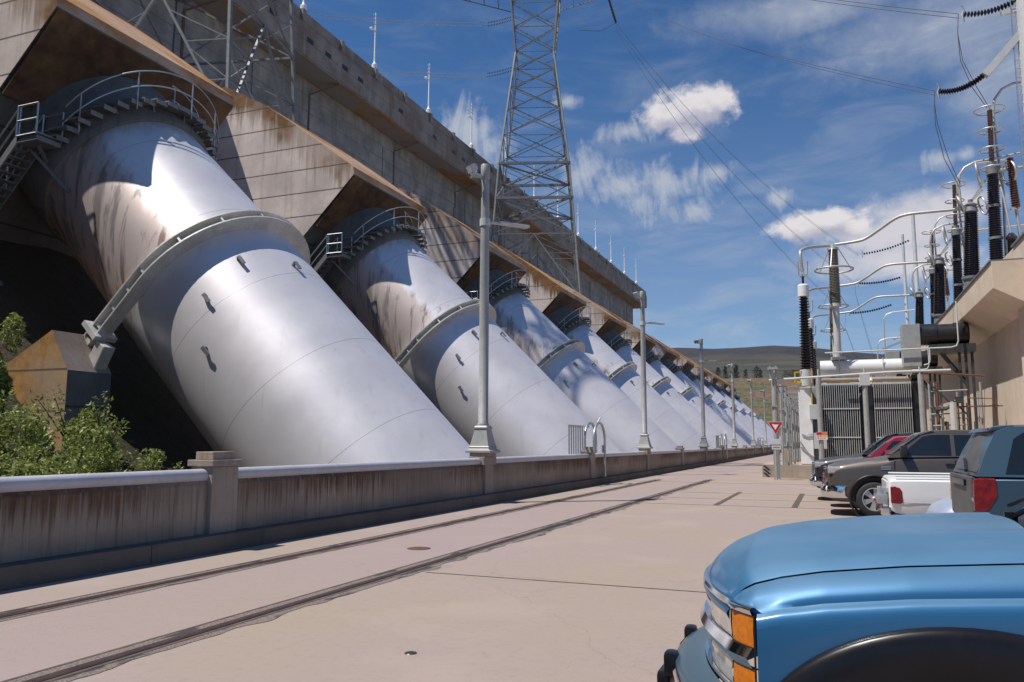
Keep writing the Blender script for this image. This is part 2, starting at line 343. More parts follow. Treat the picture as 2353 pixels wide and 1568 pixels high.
# road slab
m_, gg = newmat('road_concrete'); M['road'] = m_
big = gg.noise(gg.o, .22, 6, .6); med = gg.noise(gg.o, 1.3, 6, .65); fin = gg.noise(gg.o, 55, 4, .7); lx = gg.noise(gg.scl(gg.o, .5, 6, 1), 1.2, 5, .6)
k = gg.mix(gg.ramp(big, .3, .7), (.325, .262, .205), (.325, .255, .248))
k = gg.mix(gg.m('MULTIPLY', gg.ramp(med, .5, .75), .22), k, (.33, .27, .22))
k = gg.mix(gg.m('MULTIPLY', gg.ramp(lx, .5, .75), .12), k, (.30, .25, .2))
pv = gg.node('ShaderNodeTexVoronoi', {'Vector': gg.o, 'Scale': 28}).outputs[0]
peb = gg.m('MULTIPLY', gg.ramp(pv, .16, .08), gg.ramp(gg.noise(gg.o, .55, 4, .7), .52, .7))
k = gg.mix(gg.m('MULTIPLY', peb, .5), k, (.16, .12, .1))
k = gg.mix(gg.m('MULTIPLY', gg.ramp(fin, .55, .75), .45), k, (.2, .165, .14))
md2 = gg.noise(gg.o, 11, 5, .7); k = gg.mix(gg.m('MULTIPLY', gg.ramp(md2, .48, .72), .38), k, (.235, .19, .155))
blo = gg.noise(gg.o, .5, 3, .55); k = gg.mix(gg.m('MULTIPLY', gg.ramp(blo, .5, .68), .25), k, (.43, .34, .30))
x, y, z = gg.xyz(gg.o); bt = gg.m('MULTIPLY', gg.ramp(x, -7.0, -6.92), gg.ramp(x, -5.06, -5.14))
k = gg.mix(gg.m('MULTIPLY', bt, .45), k, (.30, .235, .235)); pv2 = gg.node('ShaderNodeTexVoronoi', {'Vector': gg.o, 'Scale': 22}).outputs[0]
k = gg.mix(gg.m('MULTIPLY', gg.m('MULTIPLY', bt, gg.ramp(pv2, .22, .08)), gg.m('MULTIPLY', gg.ramp(med, .35, .6), .6)), k, (.12, .09, .085))
pit = gg.m('MULTIPLY', gg.ramp(gg.node('ShaderNodeTexVoronoi', {'Vector': gg.o, 'Scale': 34}).outputs[0], .2, .08), gg.ramp(gg.node('ShaderNodeVectorMath', {0: gg.o, 1: (-1.35, 5.9, 0)}, operation='DISTANCE').outputs[1], 1.1, .2))
k = gg.mix(gg.m('MULTIPLY', pit, .75), k, (.14, .1, .08))
cr = gg.node('ShaderNodeTexVoronoi', {'Vector': gg.node('ShaderNodeVectorMath', {0: gg.o, 1: gg.scl(gg.node('ShaderNodeTexNoise', {'Vector': gg.o, 'Scale': .8, 'Detail': 5.}).outputs[1], 1.6, 1.6, 0)}, operation='ADD').outputs[0], 'Scale': .16}, feature='DISTANCE_TO_EDGE').outputs[0]
k = gg.mix(gg.m('MULTIPLY', gg.ramp(cr, .0018, .0006), .22), k, (.12, .095, .08))
oil = gg.ramp(gg.noise(gg.o, .62, 4, .6, .3), .66, .72); k = gg.mix(gg.m('MULTIPLY', oil, .3), k, (.15, .125, .11))
sp = gg.ramp(gg.noise(gg.o, .9, 2, .4), .70, .74); k = gg.mix(gg.m('MULTIPLY', sp, .22), k, (.2, .16, .13))
gg.put(gg.b.inputs['Base Color'], k); gg.b.inputs['Roughness'].default_value = .9; bump(gg, gg.m('ADD', fin, gg.m('MULTIPLY', peb, 2.)), .35, .008)
m_, gg = newmat('rail_bed_gravel'); M['gravel'] = m_
fin = gg.noise(gg.o, 70, 4, .75); med = gg.noise(gg.scl(gg.o, 1, .25, 1), 5, 5, .6)
k = gg.mix(gg.ramp(fin, .35, .7), (.09, .07, .065), (.33, .27, .24)); k = gg.mix(gg.ramp(med, .52, .6), k, (.05, .045, .045))
gg.put(gg.b.inputs['Base Color'], k); gg.b.inputs['Roughness'].default_value = .95; bump(gg, fin, .7, .01)
M['railst'] = simple('rail_steel', (.075, .045, .045), .55, .5, .25, 4)
M['joint'] = simple('joint_filler', (.10, .075, .06), .9, 0, .3, 9)
m_, gg = newmat('dry_earth'); M['earth'] = m_
big = gg.noise(gg.o, .09, 6, .65); fin = gg.noise(gg.o, 1.6, 6, .7)
k = gg.mix(gg.ramp(big, .38, .62), (.075, .05, .035), (.05, .055, .025)); k = gg.mix(gg.m('MULTIPLY', gg.ramp(fin, .5, .7), .6), k, (.05, .04, .03))
gg.put(gg.b.inputs['Base Color'], k); gg.b.inputs['Roughness'].default_value = 1; bump(gg, fin, .8, .3)
m_, gg = newmat('sage_hills'); M['hill'] = m_
x, y, z = gg.xyz(gg.o)
big = gg.noise(gg.scl(gg.o, .5, .9, 3), .005, 7, .65); fin = gg.noise(gg.o, .03, 7, .75); mid = gg.noise(gg.o, .011, 5, .6)
k = gg.mix(gg.ramp(big, .4, .6), (.07, .064, .053), (.033, .036, .028)); k = gg.mix(gg.m('MULTIPLY', gg.ramp(fin, .5, .62), .8), k, (.035, .045, .025))
k = gg.mix(gg.m('MULTIPLY', gg.ramp(mid, .5, .62), .5), k, (.095, .065, .045))
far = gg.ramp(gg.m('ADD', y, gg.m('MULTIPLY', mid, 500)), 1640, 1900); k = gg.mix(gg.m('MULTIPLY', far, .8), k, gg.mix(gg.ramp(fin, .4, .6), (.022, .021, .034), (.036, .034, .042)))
near = gg.ramp(y, 470, 300); vg = gg.noise(gg.scl(gg.o, .6, 1, 3.5), .10, 6, .75); fin2 = gg.noise(gg.o, .5, 5, .75)
k = gg.mix(near, k, gg.mix(gg.ramp(vg, .47, .55), gg.mix(gg.ramp(fin2, .45, .6), (.165, .095, .06), (.10, .07, .045)), gg.mix(gg.ramp(fin2, .4, .62), (.105, .115, .05), (.045, .055, .025))))
gg.put(gg.b.inputs['Base Color'], k); gg.b.inputs['Roughness'].default_value = 1; bump(gg, fin, .6, 6.)
def leafm(name, a, b):
    m_, gg = newmat(name); rn = gg.node('ShaderNodeNewGeometry').outputs['Random Per Island']
    n = gg.noise(gg.o, .9, 3, .5)
    gg.put(gg.b.inputs['Base Color'], gg.mix(gg.ramp(gg.m('ADD', gg.m('MULTIPLY', rn, .6), gg.m('MULTIPLY', n, .5)), .3, .8), a, b))
    gg.b.inputs['Roughness'].default_value = .55
    t = gg.node('ShaderNodeBsdfTranslucent', {'Color': b}); ms = gg.node('ShaderNodeMixShader', {0: .25, 1: gg.b.outputs[0], 2: t.outputs[0]})
    out = [n_ for n_ in gg.n if n_.type == 'OUTPUT_MATERIAL'][0]; gg.l.new(ms.outputs[0], out.inputs[0])
    return m_
M['leaf'] = leafm('willow_leaf', (.075, .115, .02), (.32, .36, .09))
M['leafd'] = leafm('dark_leaf', (.012, .02, .01), (.03, .042, .018))
M['bark'] = simple('bark', (.09, .07, .055), .95, 0, .3, 12, bmp=.5)
# ================================================================== THE SETTING
ORD = ['first', 'second', 'third', 'fourth', 'fifth', 'sixth', 'seventh', 'eighth', 'ninth', 'tenth', 'eleventh', 'twelfth', 'thirteenth', 'fourteenth', 'fifteenth', 'sixteenth', 'seventeenth', 'eighteenth', 'nineteenth', 'twentieth']
b = MB(); b.grid([[(-6000, -3000, -14.5), (-6000, 9000, -14.5)], [(6000, -3000, -14.5), (6000, 9000, -14.5)]]); b.build('ground', M['earth'], kind='structure')
b = MB(); xs = [-8.29, 0, 20, 60, 300]; ys = [-40, 0, 40, 120, 238]
b.grid([[(x, y, 0) for y in ys] for x in xs]); b.build('road', M['road'], kind='structure')
# slope that the penstocks run down
PC = Vector((-18.915, 20.83, 6.43)); PP = 17.0; NP = 12
a_ = Vector((.70711, 0, -.70711)); u_ = Vector((.70711, 0, .70711)); yh = Vector((0, 1, 0))
P = []
for i in range(31):
    x = -40+i*(31.05/30); row = []
    for j in range(150):
        y = -14+j*1.7; off = -19.4+2.2*sst(y, 15.5, 12)
        n = mnoise.noise(Vector((x*.5, y*.4, 0)))*.5+mnoise.noise(Vector((x*1.7, y*1.5, 3)))*.2
        row.append((x, y, max(-12, off-x)+n*(1 if x < -10 else .2)))
    P.append(row)
b = MB(); b.grid(P); b.build('hillside_slope', M['earth'], kind='structure', smooth=60)
# bench above the headwalls
b = MB(); b.bb(-50.5, -31.2, -40, 232, 5, 20.9); b.build('bench_terrain', M['head'], kind='structure', smooth=0)
# hills
P = []
dT = [(225, -1), (245, 1.5), (280, 12), (325, 27), (345, 28.5), (480, 33), (620, 46), (900, 82), (1150, 112), (1300, 133), (1400, 146), (1600, 175), (1800, 212), (1900, 226), (2300, 190), (3200, 150)]
elT = [(-26, 6.5), (-9.8, 6.75), (-7.4, 6.63), (-5.6, 6.71), (-3.3, 6.78), (-1.6, 6.63), (1.6, 6.13), (3.4, 5.88), (4.2, 6.05), (6.5, 5.58), (25, 5.2)]
for i in range(150):
    t = i/149; d = 225*(3200/225)**t; row = []
    for j in range(171):
        az_ = R(-26+j*.3); x = d*math.sin(az_); y = d*math.cos(az_)
        z = tab(dT, d); nz = 0
        for o in range(5):
            f = (2**o)/420.; nz += mnoise.noise(Vector((x*f, y*f, o*7.)))/(1.75**o)
        amp = lerp(.2, 15, sst(d, 240, 1500)); z += nz*amp*(1 if d > 330 else .35)
        aa = math.degrees(az_)
        if d > 700: z *= lerp(1, math.tan(R(tab(elT, aa)))*1900/226, sst(d, 700, 1500))
        if d > 1700: z -= (nz*amp)*sst(d, 1700, 1850)*.75
        if d < 420: z *= 1-.75*sst(aa, 1, 6)
        row.append((x, y, z))
    P.append(row)
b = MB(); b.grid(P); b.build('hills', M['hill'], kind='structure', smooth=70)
# curb
b = MB()
for k in range(26): b.bb(-8.578, -8.29, -12+k*10.08+.006, -12+(k+1)*10.08-.006, -.4, .25)
b.build('curb', M['curb'], kind='structure', smooth=0, bevel=.012)
# embedded rails, slab joints
for X, nm in ((-5.0, 'nearer'), (-7.08, 'farther')):
    t = thing('embedded_rail', (X, -2, 0), f'{nm} of two rusty rails set in the concrete road', 'rail', 'rails set in the road')
    ye = 36.3 if nm == 'nearer' else 35.3
    n = 700; L_ = []; Rr = []; rnd = random.Random(3)
    for i in range(n):
        y = -2+i*(ye+2)/(n-1); L_.append((X-.19-.05*max(0, mnoise.noise(Vector((y*2, 1, 0))))-.008*rnd.random(), y, .004)); w_ = mnoise.noise(Vector((y*.5, X, 0)))*.5+mnoise.noise(Vector((y*2.2, X, 4)))*.5; Rr.append((X+.16+(.26 if nm == 'nearer' else .09)*max(0, w_+.15)+.012*rnd.random(), y, .004))
    b = MB(); b.grid([L_, Rr]); b.build('gravel_bed', M['gravel'], t)
    b = MB(); b.prism([(X-.05, -2, .0), (X-.05, -2, .011), (X-.038, -2, .017), (X+.038, -2, .017), (X+.05, -2, .011), (X+.05, -2, 0)], (0, ye+2, 0)); b.build('rail_head', M['railst'], t)
    b = MB(); b.bb(X+.052, X+.095, -2, ye, .003, .007); b.build('flange_gap', M['joint'], t); b = MB(); b.bb(X-.205, X-.175, -2, ye, .003, .0065); b.build('edge_gap', M['joint'], t)
b = MB()
for y, x0, x1, w in ((9.02, -4.72, 9, .03), (21.5, -4.72, 1.6, .035), (26.83, -4.7, 6, .03), (33.6, -8.2, 7, .03), (52, -8.2, 7, .04), (47, -8.2, 7, .03), (-1.5, -4.7, 6, .03), (24.0, -4.7, 4, .012)):
    b.bb(x0, x1, y-w/2, y+w/2, -.01, .0045)
for x in (-2.86, -.93): b.bb(x-.075, x+.075, 21.55, 27.6, -.01, .0049)
b.build('road_joint', M['joint'], kind='structure', smooth=0)
t = tag(MB().lathe([(.0, .0), (.0, .009), (.16, .009), (.18, .004), (.18, 0)], (-5.86, 10.95, 0), n=24).build('manhole_cover', M['rust']), 'round brown manhole cover between the two rails', 'manhole cover')
tag(MB().lathe([(0, .005), (.045, .005), (.05, 0)], (-3.05, 5.6, 0), n=14).build('drain_plug', M['black']), 'small dark round plug in the bare slab beside the nearer rail', 'drain plug')
# ------------------------------------------------------------------ headwalls, penstocks, stairs, piers
prof = [(-22.15, 15.22), (-22.2, 15.62), (-24.33, 17.22), (-26.13, 18.55), (-27.99, 19.85), (-30.76, 21.35), (-33.5, 21.35), (-33.5, 6.5), (-28.9, 8.45)]
HW = []
def headwall(y0, y1, label):
    t = thing('headwall', (-22.15, (y0+y1)/2, 12.0), label, 'concrete headwall', 'headwalls over the penstocks')
    body = MB(); n = len(prof)
    body.prism([(x, y0, z) for x, z in prof], (0, y1-y0, 0))
    # faces: two ends, then one per profile edge
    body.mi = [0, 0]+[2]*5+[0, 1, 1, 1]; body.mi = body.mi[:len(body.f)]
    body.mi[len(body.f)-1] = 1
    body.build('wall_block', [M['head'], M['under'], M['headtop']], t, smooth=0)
    # the rust-stained soffit lip along the top of the undercut face
    s = MB(); d = Vector((-.70711, 0, -.70711)); nn = Vector((.70711, 0, -.70711))
    p0 = Vector((-22.16, 0, 15.14)); p1 = p0+d*3.3
    q = [(p0+nn*.02), (p1+nn*.16), (p1-nn*.2), (p0-nn*.12)]
    s.prism([(v.x, y0+.05, v.z) for v in q], (0, y1-y0-.1, 0)); s.build('soffit_lip', M['soffit'], t, smooth=0)
    return t
hw = headwall(16.62, 24.72, 'nearest undercut concrete headwall, cut by the left picture edge, over the largest white pipe')
hw_labels = ['second undercut headwall from the left, behind the tall first lamp post', 'third undercut headwall, its brown soffit partly behind the tall first lamp post', 'fourth undercut headwall with brown soffit, right of the lattice tower', 'fifth undercut headwall with brown soffit, left of the second lamp post']
for k in range(1, NP):
    dup(hw, hw.location+Vector((0, k*PP, 0)), hw_labels[k-1] if k < 5 else f'{ORD[k]} undercut concrete headwall counting away along the sloping row')
dup(hw, hw.location-Vector((0, PP, 0)), 'unseen added headwall copy left of the picture, shading the pit before the first pipe')  # unseen copy without a pipe, added to shade the pit's left end
def cpt(s, r, ph): return PC+a_*s+(u_*math.cos(ph)-yh*math.sin(ph))*r
def shell(s0, s1, r0, r1, n=96, ns=10, clipx=None):
    g_ = []
    for i in range(ns+1):
        row = []
        for k in range(n+1):
            ph = 2*math.pi*k/n; e = s1 if clipx is None else min(s1, (clipx-PC.x)/.70711-r1*math.cos(ph))
            s = lerp(s0, e, i/ns); row.append(cpt(s, lerp(r0, r1, i/ns), ph))
        g_.append(row)
    return MB().grid(g_)
RP_ = 2.97
pen = thing('penstock', PC, 'largest white penstock pipe, nearest, with shrubs at its left foot', 'pipe', 'white penstock pipes')
shell(.1, 99, RP_, RP_, clipx=-8.97).build('lower_pipe', M['pipe'], pen, recalc=False, smooth=80)
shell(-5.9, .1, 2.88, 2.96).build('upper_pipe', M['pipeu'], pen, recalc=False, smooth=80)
b = MB(); b.grid([[cpt(s, r, 2*math.pi*k/64) for k in range(65)] for s, r in ((-9.2, 3.06), (-6.0, 3.06), (-5.85, 3.0), (-5.85, 2.86))]); b.build('collar', M['collar'], pen, recalc=False)
def archplate(s, r0, r1, th, leg):
    """flat arch in the plane across the pipe, with straight legs"""
    m = MB(); outl = [cpt(s, r1, R(p))for p in range(-90, 91, 5)]; inl = [cpt(s, r0, R(p)) for p in range(-90, 91, 5)]
    outl = [outl[0]-u_*leg]+outl+[outl[-1]-u_*leg]; inl = [inl[0]-u_*leg]+inl+[inl[-1]-u_*leg]
    for A, B_, C, D in zip(outl, outl[1:], inl[1:], inl):
        m.add([A, B_, C, D, A+a_*th, B_+a_*th, C+a_*th, D+a_*th], [(0, 1, 2, 3), (7, 6, 5, 4), (0, 4, 5, 1), (2, 6, 7, 3)])
    return m
LEG = 2.55
rg = bpy.data.objects.new('support_ring', None); col.objects.link(rg); rg.parent = pen
for s in (-.19, .13): archplate(s, 2.95, 3.46, .05, LEG).build('flange', M['ring'], rg, smooth=30)
m = MB(); m2 = archplate(-.14, 3.0, 3.06, .27, LEG); m2.build('web', M['ring'], rg, smooth=30)
m = MB()
for p in list(range(-82, 91, 24)):
    A, B_ = cpt(-.14, 3.04, R(p)), cpt(-.14, 3.42, R(p)); tn = (cpt(0, 1, R(p+1))-cpt(0, 1, R(p))).normalized()*.03
    m.add([A-tn, B_-tn, B_+a_*.27-tn, A+a_*.27-tn, A+tn, B_+tn, B_+a_*.27+tn, A+a_*.27+tn], [(0, 1, 2, 3), (7, 6, 5, 4), (0, 4, 5, 1), (1, 5, 6, 2), (2, 6, 7, 3), (3, 7, 4, 0)])
for sg in (-1, 1):
    for d in (.5, 1.25, 2.0, 2.75):
        A = cpt(-.14, 3.04, R(90*sg))-u_*d; o = -yh*sg*.38; tn = u_*.03
        m.add([A-tn, A+o-tn, A+o+a_*.27-tn, A+a_*.27-tn, A+tn, A+o+tn, A+o+a_*.27+tn, A+a_*.27+tn], [(0, 1, 2, 3), (7, 6, 5, 4), (0, 4, 5, 1), (1, 5, 6, 2), (2, 6, 7, 3), (3, 7, 4, 0)])
m.build('stiffener', M['ring'], rg, smooth=0)
rot = Matrix((a_, yh, u_)).transposed()
for sg in (-1, 1):
    b = MB(); base = cpt(0, 3.22, R(90*sg))-u_*LEG
    b.box(base+u_*.35, (.72, .8, .16), rot); b.box(base-u_*.5, (.30, .42, 1.1), rot); b.build('foot', M['ring'], rg, smooth=0)
for s, ph in ((1.35, 42), (2.0, 12), (1.9, 70), (3.2, 88)):
    b = MB(); p = cpt(s, RP_, R(ph)); n = (u_*math.cos(R(ph))-yh*math.sin(R(ph)))
    b.bar(p, p+n*.16, .12, .05, up=a_); b.bar(p+n*.15, p+n*.12+a_*.30, .11, .04, up=n); b.build('lug', M['galvd'], pen, smooth=0)
pl = ['second white penstock pipe, passing behind the tall first lamp post', 'third white penstock pipe, behind the arched rail of the wall gate', 'fourth white penstock pipe, its foot behind the second lamp post', 'fifth white penstock pipe, right of the second lamp post', 'sixth white penstock pipe, crossing behind the third lamp post']
for k in range(1, NP):
    r = dup(pen, PC+Vector((0, k*PP, 0)), pl[k-1] if k < 6 else f'{ORD[k]} white penstock pipe counting away, far down the row')
# stairs round the pipe heads
st = thing('access_stair', cpt(-6.6, 3.2, 0), 'steel stair arching over the top of the largest, nearest penstock', 'stair', 'stairs over the penstock heads')
SS, SR = -6.45, 3.22
b = MB(); hr = MB(); ir = MB()
def sbar(*a): MB().bar(*a).build('support_bracket', M['galvd'], st, smooth=0)
ang = list(range(-62, 84, 8)); ups = Vector((0, 0, 1)); ox = Vector((1, 0, 0))
for p in ang:
    c = cpt(SS, SR, R(p)); w = .42
    b.box(c+ups*.04, (.85, .46, .05)); b.box(c+ox*.42-ups*.03, (.03, .46, .14))
    if p % 3 == 0: sbar(c, cpt(SS+.35, 2.9, R(p)), .06)
for k, off in ((hr, .44), (ir, -.40)):
    for h in (.55, 1.08):
        pts = [cpt(SS, SR, R(p))+ox*off+ups*h for p in range(-62, 86 if off > 0 else 0, 4)]
        k.tube(pts, .024, 6)
    for p in ((-62, -34, -4, 34, 70) if off > 0 else (-62, -34, -4)): c = cpt(SS, SR, R(p))+ox*off; k.tube([c-ups*.25, c+ups*1.08], .026, 6)
e0 = cpt(SS, SR, R(84)); b.box(e0+Vector((-.1, -.35, .03)), (.95, .9, .06)); b.box(e0+Vector((-.1, -.35, -.12)), (.9, .85, .16))
for yy in (-.8, .1):
    for h in (.0, .5, 1.0): hr.tube([e0+Vector((.35, yy, h)), e0+Vector((-.55, yy, h))], .03, 6)
    for xx in (.35, -.55): hr.tube([e0+Vector((xx, yy, 0)), e0+Vector((xx, yy, 1.0))], .03, 6)
dn = Vector((-.69, 0, -.72)); L0 = e0+Vector((-.5, -.35, 0))
for yy in (-.4, .4):
    b.bar(L0+yh*yy, L0+yh*yy+dn*9, .05, .22)
    for h in (.55, 1.05): hr.tube([L0+yh*yy+ups*h, L0+yh*yy+dn*9+ups*h], .03, 6)
    for d in (0, 2.2, 4.4, 6.6, 8.8): hr.tube([L0+yh*yy+dn*d, L0+yh*yy+dn*d+ups*1.05], .03, 6)
for i in range(30): b.box(L0+dn*(.15+i*.3), (.26, .78, .035))
for d in (0.2, 4.2): sbar(L0+dn*d, L0+dn*d+Vector((1.3, .6, -1.5)), .09)
sbar(e0+Vector((-.1, -.35, -.2)), cpt(SS+.2, 2.95, R(98)), .09)
b.build('tread_flight', M['galvd'], st, smooth=0)
hr.build('outer_handrail', M['galv'], st, smooth=60); ir.build('inner_handrail', M['galv'], st, smooth=60)
sl_ = ['steel stair over the second penstock, left of the tall first lamp post', 'steel stair over the third penstock, right of the tall first lamp post', 'steel stair over the fourth penstock below its brown soffit', 'steel stair over the fifth penstock, left of the second lamp post']
for k in range(1, NP): dup(st, st.location+Vector((0, k*PP, 0)), sl_[k-1] if k < 5 else f'steel stair over the {ORD[k]} penstock, far along the row')
# piers under the ring feet
def pier(ya, yb, label):
    t = thing('support_pier', (-20.4, (ya+yb)/2, 0), label, 'concrete pier', 'concrete piers under the ring feet')
    m = MB(); m.prism([(-20.15, ya, -4), (-20.15, ya, 3.6), (-20.9, ya, 4.78), (-26, ya, 2.1), (-26, ya, -1)], (0, yb-ya, 0))
    m.mi = [0, 0, 1, 2, 0, 0, 0]; m.build('pier_body', [M['pier'], M['under'], M['pil']], t, smooth=0)  # road-side face takes the dark headwall concrete: its shade is in the colour
    MB().bar((-20.45, yb-.35, 3.7), (-20.05, yb-.35, 4.45), .42, .4).build('bearing_block', M['ring'], t, smooth=0, bevel=.03)
    return t
pr = pier(16.35, 17.85, 'rust-stained concrete pier with sloping top, left of the nearest pipe above the shrubs')
for k in range(1, NP): dup(pr, pr.location+Vector((0, k*PP, 0)), f'concrete pier under the ring foot of the {ORD[k]} penstock')
t = thing('sky_blocker_wall', (-20, 6, -8), 'added unseen sloping wall left of the picture, keeping skylight off the nearest pipe', 'wall')  # unseen wall, added to block skylight from the first pipe's flank
MB().prism([(-10.2, 5.6, -13), (-10.2, 5.6, 1.1), (-24, 5.6, 17.5), (-40, 5.6, 20), (-40, 5.6, -3)], (0, 1.2, 0)).build('wall_body', M['head'], t, smooth=0)
P = []
for i in range(40):
    x = -66+i*(54.5/39); row = []
    for j in range(24):
        f = j/23; y = lerp(3.2, -12, f**1.1)-(.06*(x+12)); z = lerp(-13, 46, f)*(1 if x < -20 else lerp(.35, 1, (-11.5-x)/8.5))
        n_ = mnoise.noise(Vector((x*.16, y*.2, z*.13)))*1.6+mnoise.noise(Vector((x*.6, y*.6, z*.5)))*.5
        row.append((x, min(y+n_*.7, 4.6-.02*(x+12)), z+n_*.5))
    row.append((x, -45, row[-1][2]+4)); P.append(row)
MB().grid(P).build('sky_blocker_cliff', M['earth'], kind='structure', smooth=30)  # unseen rock mass, added to cut the skylight reaching the pit
# ------------------------------------------------------------------ dam
dm = thing('dam', (-50, 80, 20.9), 'long gray concrete dam with overhanging rust-stained cornice across the left background', 'dam')
Y0d = -60
MB().prism([(-50, Y0d, 14), (-50, Y0d, 39.6), (-64, Y0d, 39.6), (-64, Y0d, 14)], (0, 217-Y0d, 0)).build('wall', M['dam'], dm, smooth=0)
MB().prism([(-47, Y0d, 39.75), (-47, Y0d, 43.1), (-47.22, Y0d, 43.15), (-47.22, Y0d, 44.35), (-47.6, Y0d, 44.4), (-62, Y0d, 44.4), (-62, Y0d, 39.62), (-49.96, Y0d, 39.62)], (0, 221.5-Y0d, 0)).build('cornice', M['dam'], dm, smooth=0)
b = MB(); b.bb(-49.9, -47.06, Y0d+.1, 221.4, 39.56, 39.74); b.build('soffit', M['soffit2'], dm, smooth=0)
b = MB(); rnd = random.Random(5); y = -50
while y < 215:
    MB().bb(-47.3, -46.97, y, y+1.0, 41.35, 41.8).build('drain_slot', M['black'], dm, smooth=0)
    y += rnd.choice((3.1, 3.1, 3.3, 5.8, 9))
for k in range(-6, 10):
    b = MB(); y = 84.8+k*17.8
    if y > 214: continue
    b.bb(-50.1, -49.95, y-.14, y+.14, 20, 38.2)
    b.add([(-49.95, y-.14, 38.2), (-49.95, y+.14, 38.2), (-47.3, y+1.6, 39.54), (-47.3, y+1.3, 39.54)], [(0, 1, 2, 3)])
    b.build('joint_strip', M['joint'], dm, smooth=0)
for k in range(-4, 20):
    y = 75.3+k*6.85; MB().bb(-47.26, -46.9, y-.25, y+.25, 43.1, 44.36).build('parapet_post', M['dam'], dm, smooth=0)
for yq in range(30, 214, 4):
    rr = random.Random(yq)
    if rr.random() < .75: MB().bb(-50.04, -49.9, yq, yq+.25+rr.random()*.6, 21+rr.random()*8, 30+rr.random()*8).build('patch', M['dam'], dm, smooth=0)
for k in range(-1, 12):
    y = 61.9+k*13.45
    if y > 221: break
    if k == -1: continue
    lb = ['light pole at the top edge of the picture on the dam crest', 'second light pole along the dam crest, tall against the blue sky', 'third light pole along the dam crest, left of the lattice tower', 'fourth light pole along the dam crest, nearest left of the lattice tower']
    if k == 0:
        t = thing('crest_light_pole', (-47.3, y, 44.4), lb[0], 'light pole', 'light poles on the dam crest')
        MB().lathe([(.34, 0), (.34, .5), (.16, .7), (.11, 1.0), (.08, 6.9), (0, 6.95)], t.location, n=10).build('pole', M['white'], t)
        b = MB()
        for h in (4.6, 5.5, 6.0, 6.5):
            b.bar(t.location+Vector((0, -.5, h)), t.location+Vector((0, .5, h)), .07)
        b.build('crossarm', M['galv'], t, smooth=0)
        b = MB(); b.box(t.location+Vector((0, -.75, 4.62)), (.35, .5, .13)); b.build('lamp_head', M['white'], t, smooth=0)
        lp = t
    else: dup(lp, (-47.3, y, 44.4), lb[k] if k < 4 else f'{ORD[k]} light pole along the dam crest, small and far')
# ------------------------------------------------------------------ lattice towers
def tower(base, rz, label, lv, hw_, waist, gap_top):
    t = thing('lattice_tower', base, label, 'pylon', 'steel lattice towers in front of the dam')
    rm = Matrix.Rotation(rz, 3, 'Z'); B0 = Vector(base)
    def cp(i, h):
        w = tab(hw_, h); sx, sy = ((-1, -1), (1, -1), (1, 1), (-1, 1))[i]; return B0+rm @ Vector((sx*w, sy*w, h))
    for i in range(4):
        m = MB(); hs = [h for h, _ in hw_]
        for h0, h1 in zip(hs, hs[1:]): m.bar(cp(i, h0), cp(i, h1), .21, .21)
        m.build('leg', M['galvd'], t, smooth=0)
    m = MB(); sm = m
    for li, (h0, h1) in enumerate(zip(lv, lv[1:])):
        for i in range(4):
            j = (i+1) % 4; A0, A1, B0_, B1 = cp(i, h0), cp(i, h1), cp(j, h0), cp(j, h1)
            if h0 < 1: # portal: inverted V with sub bracing
                mid = (A1+B1)/2; m.bar(A0, mid, .16); m.bar(B0_, mid, .16); m.bar(A1, B1, .16)
                for f_ in (.3, .6):
                    sm.bar(A0.lerp(A1, f_), A0.lerp(mid, f_), .07); sm.bar(B0_.lerp(B1, f_), B0_.lerp(mid, f_), .07)
                    sm.bar(A0.lerp(A1, f_), A0.lerp(mid, f_+.25), .07); sm.bar(B0_.lerp(B1, f_), B0_.lerp(mid, f_+.25), .07)
            else:
                m.bar(A0, B1, .12); m.bar(B0_, A1, .12)
                c = (A0+B0_+A1+B1)/4; sm.bar(A0.lerp(A1, .5), A0.lerp(B1, .27), .06); sm.bar(B0_.lerp(B1, .5), B0_.lerp(A1, .27), .06)
                if li % 2 == 1: m.bar(A1, B1, .09)
    for h in waist:
        for i in range(4): m.bar(cp(i, h), cp((i+1) % 4, h), .34)
        m.bar(cp(0, h), cp(2, h), .2); m.bar(cp(1, h), cp(3, h), .2)
    m.build('bracing', M['galvd'], t, smooth=0); 
    # cross arms at the head
    hx = gap_top; m = MB(); w = tab(hw_, hx)
    for sx in (-1, 1):
        for lvv in (hx, hx+9):
            tip = B0+rm @ Vector((sx*(w+8.5), 0, lvv+.6))
            for sy in (-1, 1):
                for hh in (0, 2.6): m.bar(B0+rm @ Vector((sx*w, sy*w, lvv+hh)), tip, .12)
            for f_ in (.25, .5, .75):
                q = [(B0+rm @ Vector((sx*w, sy*w, lvv+hh))).lerp(tip, f_) for sy, hh in ((-1, 0), (1, 0), (1, 2.6), (-1, 2.6))]
                for x_ in range(4): m.bar(q[x_], q[(x_+1) % 4], .07)
    m.build('crossarm', M['galvd'], t, smooth=0)
    return t, rm
lv1 = [0, 9, 14.2, 19.3, 23.6, 27.5, 31, 34, 36.8, 40, 44, 48, 53, 58]
hwT = [(0, 6.3), (19.3, 4.9), (36.8, 2.75), (48, 3.7), (58, 2.2)]
tw, rmT = tower((-38.3, 105, 20.9), R(18), 'tall steel lattice tower rising to the top of the picture at its centre', lv1, hwT, (14.2, 19.3), 46.5)
t2, rm2 = tower((-39.5, 40.3, 20.9), R(14), 'legs of a nearer lattice tower above the first headwall, top cut off', lv1, [(0, 5.2), (19.3, 4.3), (36.8, 2.75), (48, 3.7), (58, 2.2)], (14.2, 19.3), 46.5)
